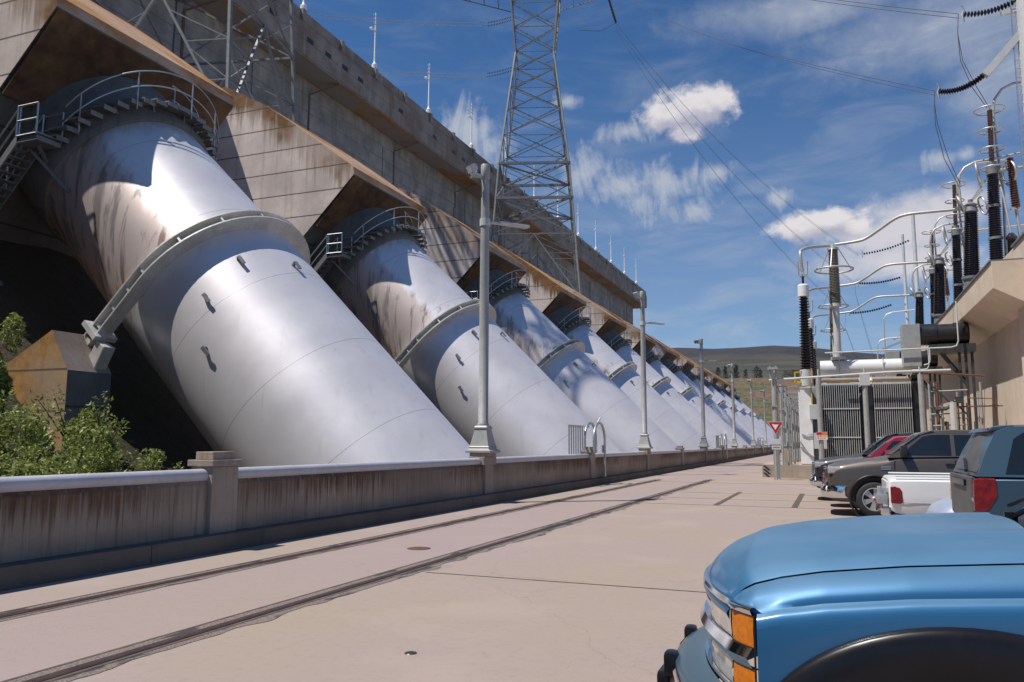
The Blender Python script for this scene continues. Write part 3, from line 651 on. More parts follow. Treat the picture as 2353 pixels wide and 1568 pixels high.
# ================================================================== PARAPET WALL AND LAMPS
WX = -8.58; PS = 10.08; PY0 = 9.72
pw = thing('parapet_wall', (WX-.13, 60, .25), 'long low rust-streaked concrete parapet wall with white pipe rail along the road', 'wall')
NPIL = 24
for k in range(-2, NPIL):
    y0, y1 = PY0+k*PS+.29, PY0+(k+1)*PS-.29
    MB().prism([(WX, y0, -.5), (WX, y0, .95), (WX-.04, y0, 1.03), (WX-.23, y0, 1.03), (WX-.27, y0, .95), (WX-.27, y0, -6)], (0, y1-y0, 0)).build('panel', M['wall'], pw, smooth=0)
    b = MB(); b.tube([(WX-.10, y0-.04, 1.092), (WX-.10, y1+.04, 1.092)], .098, 16)
    b.build('pipe_rail', M['railp'], pw, smooth=60)
for k in range(-2, NPIL+1):
    y = PY0+k*PS; lamp = (k % 2 == 1)
    b = MB(); b.bb(WX-.34, WX+.07, y-.28, y+.28, -6, 1.22); b.bb(WX-.38, WX+.11, y-.32, y+.32, 1.222, 1.32)
    if lamp: b.bb(WX-.36, WX+.09, y-.42, y+.42, 1.0, 1.215)
    o = b.build('pilaster', M['pil'], pw, smooth=0, bevel=.012)
    if not lamp:
        b = MB(); b.bb(WX-.30, WX+.03, y-.24, y+.24, 1.322, 1.44); b.build('cap_block', M['pil'], o, smooth=0, bevel=.01)
# street lamps on every other pilaster
def lampth(y, label):
    L0 = Vector((WX-.13, y, 1.32))
    t = thing('street_lamp', L0, label, 'street lamp', 'lamps on the parapet wall')
    b = MB(); rot4 = lambda r, z: [(L0.x+sx*r, L0.y+sy*r, L0.z+z) for sx, sy in ((-1, -1), (1, -1), (1, 1), (-1, 1))]
    rows = [(.36, 0), (.36, .06), (.30, .09), (.28, .13), (.30, .15), (.27, .18), (.17, .62), (.19, .64), (.19, .68), (.155, .72)]
    vs = []; fs = []
    for r, z in rows: vs += rot4(r, z)
    for i in range(len(rows)-1):
        for q in range(4): fs.append((i*4+q, i*4+(q+1) % 4, i*4+4+(q+1) % 4, i*4+4+q))
    fs += [(3, 2, 1, 0), tuple(len(vs)-4+q for q in range(4))]
    b.add(vs, fs); b.build('base', M['lampg'], t, smooth=0, bevel=.008)
    b = MB(); b.lathe([(.155, .72), (.155, .78), (.135, .80), (.130, 4.5), (.112, 7.72)], L0, n=18); b.build('pole', M['lampg'], t, smooth=50)
    b = MB(); b.lathe([(.115, 7.6), (.13, 7.62), (.13, 8.0), (.12, 8.02), (0, 8.03)], L0, n=18); b.build('cap', M['lampg'], t, smooth=50)
    top = L0+Vector((0, 0, 7.7))
    for yy, r_ in ((-.14, -.34), (-.42, -.2)):
        f = bpy.data.objects.new('floodlight', None)
        b = MB(); h0 = top+Vector((r_, yy, .12)); b.bar(top+Vector((0, 0, -.05)), h0-Vector((0, 0, .12)), .05)
        rm = Matrix.Rotation(R(-60 if yy > -.2 else -35), 3, 'Z') @ Matrix.Rotation(R(30), 3, 'X')
        vs = [h0+rm @ Vector((sx*w, d, sz*hh)) for d, w, hh in ((-.12, .15, .11), (.02, .14, .10), (.12, .07, .06)) for sx, sz in ((-1, -1), (1, -1), (1, 1), (-1, 1))]
        b.add(vs, [(i*4+q, i*4+(q+1) % 4, i*4+4+(q+1) % 4, i*4+4+q) for i in (0, 1) for q in range(4)]+[(8, 9, 10, 11)])
        o = b.build('floodlight', M['lgray'], t, smooth=0)
        g2 = MB(); g2.add([h0+rm @ Vector((sx*.135, -.115, sz*.10)) for sx, sz in ((-1, -1), (1, -1), (1, 1), (-1, 1))], [(0, 1, 2, 3)]); g2.build('lens', M['lens'], o)
    b = MB(); q = L0+Vector((0, 0, 6.35)); b.lathe([(.15, -.1), (.15, .1)], q, n=14); b.bar(q, q+Vector((.25, .35, .05)), .06); b.build('arm', M['lgray'], t, smooth=0)
    b = MB(); c = q+Vector((.55, .72, .07)); dd = Vector((.6, .8, .02)).normalized()
    rm = Matrix((dd, Vector((-dd.y, dd.x, 0)), Vector((0, 0, 1)))).transposed()
    b.box(c+dd*.02, (1.0, .24, .08), rm); b.build('lamp_head', M['lgray'], t, smooth=0, bevel=.04)
    return t
ll = ['second lamp post on the parapet wall, left of the dark far end of the dam', 'third lamp post on the parapet wall, against the far hills', 'fourth lamp post along the parapet wall', 'fifth lamp post along the parapet wall', 'sixth lamp post along the parapet wall', 'seventh, farthest lamp post along the parapet wall']
lm = lampth(PY0+PS, 'nearest and tallest lamp post, standing on the parapet wall between the first two pipes')
for k in range(1, 6): dup(lm, lm.location+Vector((0, 2*PS*k, 0)), ll[k-1])
dup(lm, lm.location-Vector((0, 2*PS, 0)), 'lamp post on the parapet wall beside the camera, out of the picture')
# gate with arched handrail on the wall
def gate(y, label):
    t = thing('wall_gate', (WX-.1, y, 1.0), label, 'ladder gate', 'ladder gates on the parapet wall')
    b = MB(); X = WX-.30
    for i in range(7): b.tube([(X, y-1.9+i*.28, .95), (X, y-1.9+i*.28, 2.2)], .028, 6)
    b.bar((X, y-1.95, 2.22), (X, y+.6, 2.22), .06); b.build('bar_panel', M['galv'], t, smooth=40)
    for dx in (0., -.36):
        b = MB(); arc = [(WX+.17+dx, y+1.3, .25), (WX+.17+dx, y+1.3, 1.75)]+[(WX+.17+dx, y+.52+.78*math.cos(R(a)), 1.75+.62*math.sin(R(a))) for a in range(15, 180, 15)]+[(WX+.17+dx, y-.26, 1.75), (WX+.17+dx, y-.26, 1.2)]
        b.tube(arc, .05, 8); b.build('arched_handrail', M['galv'], t, smooth=60)
    MB().bb(WX+.05, WX+.10, y+1.15, y+1.42, 1.2, 1.5).build('latch', M['lgray'], t, smooth=0); MB().bar((WX+.1, y+.5, 2.38), (WX+.1, y+.95, 2.6), .05).build('lever', M['lgray'], t, smooth=0)
    return t
gt = gate(PY0+2*PS, 'gate with arched gray handrail on the parapet wall, before the third pipe')
dup(gt, gt.location+Vector((0, 4*PS, 0)), 'second ladder gate along the wall, between the third and fourth lamp posts')
dup(gt, gt.location+Vector((0, 8*PS, 0)), 'third ladder gate along the wall, small, beside the fifth lamp post')
# ================================================================== TRANSFORMER YARD
pd = thing('transformer_pad', (-3.12, 40.3, 0), 'raised concrete pad with hazard-striped corner under the transformer', 'concrete pad')
MB().bb(-3.12, 6.6, 40.3, 47.5, 0, .6).build('plinth', M['pad'], pd, smooth=0, bevel=.015)
b = MB()
for i in range(3):
    z = .56-i*.17
    b.add([(-3.10+.0, 40.294, z), (-2.98, 40.294, z), (-2.72, 40.294, z-.24), (-2.84, 40.294, z-.24)], [(0, 1, 2, 3)])
b.build('hazard_stripe', M['black'], pd, smooth=0, recalc=False)
for k, l in ((1, 'second raised concrete pad behind the first transformer'), (2, 'third raised concrete pad farthest along the yard')): dup(pd, pd.location+Vector((0, 11.6*k, 0)), l)
def insulator(mb, p0, p1, r0, r1, n_shed, n=12, rib=1.35):
    p0 = Vector(p0); d = Vector(p1)-p0; L = d.length; pr_ = []
    for i in range(n_shed):
        h = L*i/n_shed; e = L/n_shed; f = (i+.5)/n_shed; r = lerp(r0, r1, f)
        pr_ += [(r, h), (r*rib, h+e*.3), (r*rib*.99, h+e*.42), (r, h+e*.62)]
    pr_.append((r1, L)); mb.lathe(pr_, p0, d, n)
def corona(mb, c, r, rt=.03, spokes=3):
    mb.torus(c, (0, 0, 1), r, rt, 28, 6)
    for k in range(spokes): a = 2*math.pi*k/spokes+.5; mb.bar(Vector(c)-Vector((0, 0, .02)), Vector(c)+Vector((math.cos(a)*r, math.sin(a)*r, 0)), .025)
def transformer(Y, label):
    t = thing('power_transformer', (1.2, Y, .6), label, 'transformer', 'transformers in the switchyard')
    MB().bb(-1.35, 4.2, Y+.75, Y+3.6, .62, 4.35).build('tank', M['gray'], t, smooth=0, bevel=.03)
    MB().bb(-1.38, -.78, Y-.1, Y+.72, .62, 4.25).build('end_panel', M['white'], t, smooth=0, bevel=.03)
    for x0, x1 in ((-.33, 1.30), (1.97, 3.52)):
        b = MB(); n = 18
        for i in range(n): x = lerp(x0, x1, i/(n-1)); b.bb(x-.018, x+.018, Y+.0, Y+.62, .95, 4.38)
        o = b.build('radiator', M['gray'], t, smooth=0)
        b = MB()
        for z in (1.9, 3.25): b.bb(x0-.02, x1+.02, Y-.03, Y+.0, z-.025, z+.025)
        b.bb(x0-.03, x1+.03, Y+.05, Y+.55, 4.385, 4.47); b.build('clamp_bar', M['lgray'], o, smooth=0)
        b = MB(); b.bb(x0-.02, x1+.02, Y+.42, Y+.46, .95, 4.36); b.build('fin_gap_shade', M['black'], o, smooth=0)  # black sheet behind the fins; shade of the gaps painted in
        b = MB(); b.tube([(x0-.03, Y+.2, 4.62), (x1+.05, Y+.2, 4.62)], .11, 12); b.build('header_pipe', M['pil'], o, smooth=60)
    b = MB(); b.bb(1.42, 1.9, Y+.1, Y+.7, .9, 4.4); b.bb(3.6, 3.85, Y+.1, Y+.7, .9, 4.4); b.build('recess_shade_box', M['black'], t, smooth=0)  # solid black boxes; the shade of these gaps is in their colour
    for x, z0, z1, y in ((-.60, 2.75, 3.45, Y-.35), (-.45, 1.35, 2.1, Y-.4)):
        MB().bb(x-.30, x+.27, y, y+.35, z0, z1).build('control_box', M['lgray'], t, smooth=0, bevel=.02)
    b = MB(); b.tube([(-.35, Y+1.7, 5.32), (3.75, Y+1.7, 5.32)], .40, 24); b.build('conservator', M['tank'], t, smooth=50)
    for x in (.2, 1.7, 3.2): MB().bb(x-.12, x+.12, Y+1.5, Y+1.9, 4.36, 5.0).build('cradle', M['dark'], t, smooth=0)
    for x in (.55, 2.5): MB().tube([(x, Y+1.28, 4.9), (x, Y+1.28, 5.75)], .025, 6).build('vent_pipe', M['lgray'], t)
    b = MB()
    for x in (.15, .75, 2.2, 2.9, 3.3): b.bb(x-.2, x+.2, Y+.35, Y+.7, 4.48, 4.7)
    b.tube([(-.1, Y+.62, 4.58), (3.6, Y+.62, 4.58)], .05, 8)
    b.build('yellow_valve', M['yellow'], t, smooth=0)
    b = MB(); b.bb(-1.5, -.75, Y-.2, Y+.1, 4.5, 4.58); b.bar((-1.5, Y-.2, 4.5), (-1.5, Y-.2, 5.05), .06); b.bar((-.75, Y-.2, 4.5), (-.75, Y-.2, 5.2), .06); b.bar((-1.5, Y-.2, 5.0), (-.75, Y-.2, 5.15), .06); b.bar((-.78, Y-.15, 3.2), (-.78, Y-.15, 4.5), .06); b.build('yellow_rail', M['yellow'], t, smooth=0)
    b = MB(); b.tube([(-1.3, Y-.14, 2.05), (-1.1, Y-.15, 2.0), (-.95, Y-.16, 2.07), (-.8, Y-.15, 2.02)], .03, 6); b.bar((-1.35, Y-.13, 1.45), (-.8, Y-.13, .95), .06); b.bar((-1.37, Y-.13, 1.7), (-.72, Y-.13, .62), .05); b.build('conduit', M['gray'], t, smooth=0)
    return t
TY = 41.0; DY = 11.6
tr = transformer(TY, 'nearest gray power transformer with two ribbed radiators and white oil tank')
dup(tr, tr.location+Vector((0, DY, 0)), 'second power transformer, mostly hidden behind the nearest one')
dup(tr, tr.location+Vector((0, 2*DY, 0)), 'third power transformer, hidden farthest behind the others')
ordw = ['nearest, largest', 'second', 'third, farthest']
# white-capped bushings on the transformers
def group3(fn, labels):
    a = fn(TY, labels[0]); return [a, dup(a, a.location+Vector((0, DY, 0)), labels[1]), dup(a, a.location+Vector((0, 2*DY, 0)), labels[2])]
def bush_a(Y, label):
    t = thing('transformer_bushing', (-.98, Y, 5.1), label, 'insulator', 'white-capped bushings on the transformers')
    b = MB(); insulator(b, (-.97, Y, 5.15), (-.95, Y, 8.72), .21, .15, 26, 14, 1.5); b.build('insulator', M['porc'], t, smooth=25)
    MB().lathe([(.3, -.75), (.3, 0), (.26, .05)], (-.97, Y, 5.12), n=16).build('turret', M['lgray'], t)
    MB().lathe([(.20, 0), (.27, .02), (.27, .55), (.22, .62), (.0, .63)], (-.95, Y, 8.73), n=18).build('cap', M['white'], t)
    b = MB(); b.tube([(-.95, Y, 9.3), (-.95, Y, 9.85)], .055, 8); b.build('terminal', M['black'], t)
    b = MB()
    for sx in (-.17, .19): b.tube([(-.95+sx*.3, Y, 9.72), (-.95+sx, Y, 9.85), (-.95+sx*1.25, Y, 10.5)], .045, 6)
    b.box((-.95, Y, 9.8), (.34, .1, .1)); b.build('corona_horn', M['alu'], t, smooth=40)
    return t
group3(bush_a, [f'{w} black bushing with white cap at the left end of the transformers' for w in ordw])
def col_a(Y, label):
    t = thing('post_insulator', (.5, Y+1.5, 5.72), label, 'insulator', 'gray post insulators with big rings')
    Yp = Y+1.5
    b = MB(); b.bb(.16, .84, Yp-.3, Yp+.3, 5.73, 5.85); b.tube([(.5, Yp, 5.8), (.5, Yp, 8.5)], .17, 14); b.build('pedestal', M['lgray'], t, smooth=40)
    b = MB(); insulator(b, (.5, Yp, 8.55), (.5, Yp, 11.3), .24, .20, 34, 14, 1.16); b.build('insulator', M['porcg'], t, smooth=25)
    b = MB(); b.lathe([(.27, 0), (.27, .1), (.1, .14), (.1, .3)], (.5, Yp, 11.3), n=14); MB().lathe([(.27, -.05), (.27, .1)], (.5, Yp, 8.45), n=14).build('base_fitting', M['lgray'], t); b.build('end_fitting', M['lgray'], t)
    b = MB(); b.torus((.5, Yp, 10.28), (0, 0, 1), .9, .045, 40, 8)
    for a in (20, 140, 260): b.bar((.5+.28*math.cos(R(a)), Yp+.28*math.sin(R(a)), 11.35), (.5+.88*math.cos(R(a)), Yp+.88*math.sin(R(a)), 10.3), .03)
    b.build('corona_ring', M['alu'], t, smooth=60)
    return t
group3(col_a, [f'{w} gray ribbed post insulator with a wide hanging ring' for w in ordw])
def bus_a(Y, label):
    t = thing('bus_pipe', (.5, Y, 11.3), label, 'bus pipe', 'curved bus pipes from transformer to building')
    key = [(-.95, 0, 10.0), (-1.02, 0, 10.85), (-.95, .3, 11.15), (-.55, .9, 11.4), (.2, 1.4, 11.52), (.5, 1.5, 11.56), (1.6, 1.3, 11.6), (2.05, 1.2, 11.7), (2.6, 1.0, 12.0), (3.3, .7, 12.4), (3.8, .5, 12.52), (4.6, .3, 12.5), (6.3, 0, 12.42)]
    pts = []
    for i in range(len(key)-1):
        p0, p1, p2, p3 = (Vector(key[max(0, min(len(key)-1, q))]) for q in (i-1, i, i+1, i+2))
        for s in range(5):
            f = s/5; pts.append(.5*((2*p1)+(p2-p0)*f+(2*p0-5*p1+4*p2-p3)*f*f+(3*p1-p0-3*p2+p3)*f**3))
    pts.append(Vector(key[-1])); pts = [Vector((p.x, p.y+Y, p.z)) for p in pts]
    MB().tube(pts, .075, 10).build('tube', M['alu'], t, smooth=60)
    b = MB(); b.box((.5, Y+1.5, 11.56), (.26, .14, .2)); b.build('clamp', M['lgray'], t, smooth=0)
    return t
group3(bus_a, [f'{w} curving aluminium bus pipe crossing to the building' for w in ordw])
# ------------------------------------------------------------------ building with ledge
bd = thing('powerhouse', (7.0, 60, 0), 'tan concrete building with projecting ledge along the right edge behind the cars', 'building')
MB().bb(7.0, 30, 34.6, 150, -1, 9.3).build('wall', M['tan'], bd, smooth=0, bevel=.03)
MB().bb(6.75, 30, 24, 34.58, -1, 9.05).build('pier_wall', M['tan'], bd, smooth=0, bevel=.03)
MB().prism([(5.72, 33.0, 7.25), (5.72, 33.0, 8.25), (6.995, 33.0, 8.25), (6.995, 33.0, 6.5)], (0, 100, 0)).build('ledge', M['tan'], bd, smooth=0, bevel=.02)
b = MB(); b.bb(5.66, 6.9, 33.0, 133, 8.252, 8.30); b.bb(6.68, 7.2, 24, 34.6, 9.052, 9.12); b.build('coping', M['galvd'], bd, smooth=0)
b = MB(); b.lathe([(.26, 0), (.26, .12), (.2, .14), (0, .14)], (6.74, 31.6, 5.2), (-1, 0, 0), 20); b.build('vent', M['dark'], bd)
# bushings on the building ledge, three phase groups
def bush_b(Y, label):
    t = thing('wall_bushing', (6.35, Y, 8.3), label, 'insulator', 'thick black bushings on the building ledge')
    b = MB(); b.lathe([(.5, 0), (.5, .12), (.34, .2), (.34, .75), (.42, .8), (.42, .9)], (6.3, Y, 8.3), n=16); b.build('flange', M['galvd'], t)
    b = MB(); insulator(b, (6.3, Y, 9.2), (6.45, Y, 12.2), .30, .24, 30, 16, 1.2); b.build('insulator', M['porc'], t, smooth=25)
    b = MB(); b.lathe([(.26, 0), (.3, .05), (.24, .3), (.3, .36), (.1, .5), (.1, .62), (0, .63)], (6.45, Y, 12.2), n=14); b.box((6.15, Y, 12.45), (.7, .16, .16)); b.build('cap', M['galvd'], t)
    b = MB()
    for sx, sy in ((-.45, -.3), (.55, .25)):
        c = Vector((6.45+sx, Y+sy, 12.55)); b.torus(c, (1, .25*sx, .35), .42, .045, 26, 6); b.bar((6.45, Y, 12.4), c, .05)
    b.build('corona_ring', M['alu'], t, smooth=60)
    return t
group3(bush_b, [f'{w} thick black ribbed bushing on the building ledge' for w in ordw])
def arr(Y, label):
    t = thing('surge_arrester', (7.35, Y, 9.3), label, 'insulator', 'tall ringed arresters on the building roof')
    b = MB(); b.lathe([(.4, 0), (.4, .1), (.26, .2), (.26, .5), (.36, .55)], (7.33, Y, 9.3), n=14); b.build('pedestal', M['galvd'], t)
    b = MB(); insulator(b, (7.33, Y, 9.85), (7.42, Y, 13.9), .25, .20, 38, 14, 1.2); b.build('lower_insulator', M['porc'], t, smooth=25)
    b = MB(); b.lathe([(.26, 0), (.26, .35), (.2, .4), (.2, .6)], (7.42, Y, 13.9), n=14)
    for z in (10.9, 12.4): MB().lathe([(.3, -.06), (.3, .06)], (7.36, Y, z), n=14).build('joint_band', M['galvd'], t)
    b.build('coupling', M['galvd'], t)
    b = MB(); insulator(b, (7.43, Y, 14.5), (7.5, Y, 17.0), .10, .10, 34, 10, 1.2); b.build('upper_insulator', M['porcb'], t, smooth=25)
    b = MB()
    for z, r in ((17.0, .62), (16.0, .5), (15.1, .5), (14.2, .5)): q_ = MB(); corona(q_, (7.47, Y, z), r, .035); q_.build('grading_ring', M['alu'], t, smooth=60)
    for sx, sy in ((-.62, -.2), (.7, .2)): b.torus((7.43+sx, Y+sy, 13.95), (1, .4*sx, .1), .55, .045, 26, 6); b.bar((7.43, Y, 13.9), (7.43+sx, Y+sy, 13.45), .05)
    b.build('corona_ring', M['alu'], t, smooth=60)
    b = MB(); b.bar((6.5, Y, 12.75), (7.35, Y, 14.0), .09); b.bar((6.5, Y, 12.75), (6.95, Y-.1, 13.2), .07); b.build('blade', M['alu'], t, smooth=0)
    return t
group3(arr, [f'{w} tall arrester with stacked rings rising from the building roof' for w in ordw])
def loop(Y, label):
    t = thing('jumper_pipe', (7.5, Y, 14.5), label, 'bus pipe', 'arched jumper pipes above the building')
    arc = [(6.10, Y+.2, 12.6), (6.06, Y+.2, 13.6), (6.12, Y+.2, 14.1), (6.35, Y+.2, 14.45), (6.8, Y+.2, 14.66), (7.4, Y+.2, 14.7), (8.6, Y+.2, 14.85)]
    arc2 = [(7.75, Y+.3, 9.6), (7.85, Y+.3, 13), (7.72, Y+.3, 15.5), (7.68, Y+.3, 17.0), (7.78, Y+.3, 17.6), (8.1, Y+.3, 18.05), (8.55, Y+.3, 18.25), (10.5, Y+.3, 18.3)]
    b = MB(); b.tube(arc, .055, 8); b.tube(arc2, .06, 8); b.tube([(7.45, Y+.1, 14.1), (11, Y+.1, 14.2)], .08, 8); b.build('tube', M['alu'], t, smooth=70)
    b = MB(); insulator(b, (8.15, Y, 14.6), (8.25, Y, 12.2), .12, .16, 22, 10, 1.25); b.build('insulator', M['porcb'], t, smooth=25)
    b = MB(); b.tube([(8.25, Y, 12.2), (8.45, Y, 9.1)], .07, 8); b.box((8.22, Y, 12.2), (.36, .3, .1)); b.build('stem', M['alu'], t)
    b = MB(); insulator(b, (7.9, Y-.4, 9.4), (7.9, Y-.4, 10.7), .19, .17, 16, 12, 1.25); b.lathe([(.2, 0), (.24, .1), (.1, .3), (0, .31)], (7.9, Y-.4, 10.7), n=12); b.build('short_bushing', M['porc'], t, smooth=25)
    b = MB(); b.tube([(7.9, Y-.4, 10.95), (7.75, Y-.3, 12.6), (7.6, Y, 13.9)], .05, 8); b.build('riser', M['alu'], t, smooth=60)
    return t
group3(loop, [f'{w} set of arched aluminium jumper pipes and slanting arrester on the roof' for w in ordw])
# ------------------------------------------------------------------ oil duct, box, supports
def duct(Y, label):
    t = thing('bus_duct', (4.8, Y, 6.6), label, 'bus duct', 'black bus ducts between transformer and building')
    MB().prism([(3.27, Y-.55, 5.12), (4.0, Y-.55, 5.12), (4.0, Y-.55, 7.08), (3.25, Y-.55, 7.08), (3.25, Y-.55, 5.6)], (0, 1.1, 0)).build('throat_box', M['gray'], t, smooth=0, bevel=.02)
    MB().lathe([(.5, 0), (.5, .7), (.46, .72), (.46, 1.4), (.51, 1.42), (.51, 1.9), (.47, 2.0)], (4.0, Y, 6.62), (1, 0, 0), 24).build('duct_tube', M['black'], t)
    b = MB(); b.bb(4.4, 6.2, Y-.5, Y+.5, 5.72, 6.1); b.build('tray', M['dark'], t, smooth=0)
    b = MB()
    for x in (5.55, 5.8, 6.05):
        b.bar((x, Y-.3, .6), (x, Y-.3, 5.75), .11)
    b.bar((4.8, Y-.3, 5.7), (5.8, Y-.3, 4.2), .1); b.bar((5.0, Y+.3, 5.7), (5.9, Y+.3, 4.4), .1); b.build('support_leg', M['dark'], t, smooth=0)
    b = MB(); b.tube([(-.1, Y-.7, 5.86), (5.2, Y-.7, 5.92), (5.42, Y-.7, 5.98), (5.5, Y-.7, 6.2), (5.5, Y-.7, 8.0)], .035, 8); b.tube([(4.05, Y-.75, 5.15), (4.25, Y-.75, 5.2), (4.32, Y-.75, 5.35), (4.32, Y-.75, 5.9)], .03, 8); b.build('conduit', M['lgray'], t, smooth=60)
    return t
group3(duct, [f'{w} black round bus duct with gray throat box' for w in ordw])
# gray pipe frame round the first transformer
fr = thing('pipe_portal', (.5, 38.6, 0), 'gray tubular pipe frame on posts in front of the nearest transformer', 'pipe frame')
for x in (-.42, 1.5, 3.72):
    b = MB(); b.tube([(x, 38.6, .0), (x, 38.6, 4.6)], .115, 10); b.box((x, 38.6, .03), (.4, .4, .06)); b.build('post', M['gray'], fr)
b = MB(); b.tube([(-2.55, 38.6, 4.5), (0, 38.6, 4.62), (2.6, 38.6, 4.74), (4.9, 38.6, 4.76)], .055, 8); b.build('cross_pipe', M['lgray'], fr)
b = MB()
for x in (-2.3, -.42, 1.5, 3.7): b.tube([(x, 38.6, 4.55), (x, 38.6, 4.95)], .04, 6)
b.box((1.5, 38.55, 4.42), (.42, .2, .5)); b.build('bracket', M['lgray'], fr)
# row of gray steel posts left of the transformers
for k in range(9):
    y = 38.6+k*3.6
    lab = ['nearest thick gray steel post behind the yield sign', 'second gray steel post in the row behind the yield sign', 'third gray steel post in the row behind the yield sign', 'fourth gray steel post in the row behind the yield sign', 'fifth gray steel post in the row behind the yield sign', 'sixth gray steel post in the row behind the yield sign', 'seventh gray steel post in the row behind the yield sign', 'eighth gray steel post in the row behind the yield sign', 'ninth, farthest gray steel post in the row behind the yield sign'][k]
    t = thing('yard_post', (-2.33, y, 0), lab, 'steel post', 'gray posts along the yard edge')
    b = MB(); r = .13 if k == 0 else .11; x = -2.33+(.0 if k == 0 else .12); b.tube([(x, y, 0), (x, y, 4.55)], r, 10); b.build('post', M['gray'], t)
    b = MB()
    for z in (1.5, 2.4, 3.3): b.box((x, y, z), (.32, .32, .06))
    b.bar((x, y, 4.5), (x+.5, y, 3.3), .05); b.tube([(x+.28, y-.2, .6), (x+.28, y-.2, 3.9)], .04, 6); b.tube([(x+.5, y+.2, .6), (x+.5, y+.2, 3.3)], .05, 6)
    for z in (3.9, 4.2): b.bar((x, y, z), (x+1.0, y, z), .05)
    b.build('fitting', M['gray'], t, smooth=0)
    if k == 0:
        b = MB(); b.box((x-.15, y-.2, 4.85), (.06, .06, .6)); b.box((x+.1, y-.2, 4.85), (.06, .06, .6)); b.bb(x-.25, x+.2, y-.35, y-.1, 4.98, 5.08); b.build('head_bracket', M['gray'], t, smooth=0)
t = thing('valve_stand', (-2.0, 39.4, .1), 'tan concrete block beside the gray posts on the striped pad', 'concrete block')
MB().bb(-2.12, -1.78, 40.5, 41.2, .6, 1.35).build('block', M['pad'], t, smooth=0, bevel=.02)
# yard pipe rack between transformer and building
pk = thing('pipe_rack', (5.0, 39.6, 0), 'cluster of thin gray and brown pipes standing before the tan wall', 'pipe rack')
rnd = random.Random(11); b = MB(); b2 = MB()
for i in range(15):
    x = 4.15+i*.14+rnd.random()*.06; y = 39.3+rnd.random()*1.2; h = rnd.choice((2.6, 3.4, 3.9, 4.3, 2.1)); m_ = b if rnd.random() < .6 else b2
    m_.tube([(x, y, .6), (x, y, h)], rnd.choice((.03, .045, .06)), 6)
    for z in (1.1, 1.9, 2.7):
        if z < h and rnd.random() < .6: m_.lathe([(.08, 0), (.08, .05)], (x, y, z), n=8)
for z, x0, x1 in ((3.9, 4.2, 5.6), (3.2, 4.1, 6.9), (2.9, 4.1, 5.4), (2.4, 4.2, 5.5), (1.05, 4.6, 6.3)): (b if z != 3.2 else b2).tube([(x0, 39.5, z), (x1, 39.5, z+.05)], .035, 6)
b.build('gray_pipe', M['gray'], pk); b2.build('brown_pipe', M['copper'], pk)
b = MB()
for (x0, z0, x1, z1) in ((4.1, 4.3, 4.9, 3.4), (4.2, 3.3, 4.7, 2.4), (4.5, 2.2, 5.0, 1.6), (5.0, 3.5, 5.5, 2.9)): b.bar((x0, 39.4, z0), (x1, 39.4, z1), .06)
b.tube([(4.3, 39.3, 3.1), (4.7, 39.3, 3.12), (4.95, 39.3, 3.3), (5.2, 39.3, 3.45)], .07, 8); b.box((5.25, 39.3, 3.5), (.28, .25, .28)); b.build('valve', M['dark'], pk, smooth=0)
b = MB(); b.bb(5.45, 6.0, 39.0, 39.5, .6, 1.75); b.build('pump_box', M['dark'], pk, smooth=0, bevel=.02)
b = MB(); b.bb(6.05, 6.75, 39.1, 39.2, 1.35, 1.75); b.build('brown_board', M['copper'], pk, smooth=0)
b = MB(); b.tube([(5.6, 39.4, 3.6), (6.6, 39.4, 3.55), (6.66, 39.4, 1.7)], .03, 6); b.tube([(3.9, 38.9, 4.7), (6.2, 38.9, 4.5)], .045, 6); b.build('drain_pipe', M['copper'], pk, smooth=60)
b = MB(); b.tube([(4.95, 39.0, .6), (4.95, 39.0, 3.4)], .14, 10); b.build('stand_pipe', M['lgray'], pk)
# ------------------------------------------------------------------ signs
def text_mesh(name, body, size, loc, mat_, parent, ext=.002):
    cu_ = bpy.data.curves.new(name, 'FONT'); cu_.body = body; cu_.size = size; cu_.align_x = 'CENTER'; cu_.align_y = 'CENTER'; cu_.extrude = ext
    to = bpy.data.objects.new(name, cu_); col.objects.link(to)
    me = bpy.data.meshes.new_from_object(to.evaluated_get(bpy.context.evaluated_depsgraph_get())); bpy.data.objects.remove(to)
    rm = Matrix.Rotation(R(90), 4, 'X'); me.transform(rm); me.materials.clear(); me.materials.append(mat_)
    o = bpy.data.objects.new(name, me); col.objects.link(o); o.parent = parent; o.location = Vector(loc)-Vector(parent.location); return o
ys_ = thing('yield_sign', (-2.27, 37.6, 0), 'red and white triangular yield sign on a thin post', 'road sign')
def tri(s, y, cz, th):
    h = s*.866; return [(-2.28-s/2, y, cz+h/3), (-2.28+s/2, y, cz+h/3), (-2.28, y, cz-2*h/3)], (0, th, 0)
for nm, s, y, mt in (('plate', .66, 37.50, 'white'), ('red_field', .61, 37.494, 'red'), ('white_field', .30, 37.488, 'white')):
    p, e = tri(s, y, 2.37, .012 if nm == 'plate' else .004); MB().prism(p, e).build(nm, M[mt], ys_, smooth=0)
text_mesh('lettering', 'YIELD', .085, (-2.28, 37.4835, 2.475), M['red'], ys_)
b = MB(); b.bar((-2.28, 37.56, 0), (-2.28, 37.56, 2.6), .06, .04); b.build('post', M['galv'], ys_, smooth=0)
bx = thing('meter_box', (-2.26, 37.55, 0), 'light gray box with two doors under the yield sign', 'utility box')
MB().bb(-2.46, -2.06, 37.38, 37.5, 1.33, 1.8).build('box', M['lgray'], bx, smooth=0, bevel=.01)
b = MB(); b.bb(-2.455, -2.065, 37.374, 37.379, 1.53, 1.55); b.bb(-2.40, -2.12, 37.374, 37.379, 1.42, 1.44); b.build('seam', M['dark'], bx, smooth=0)
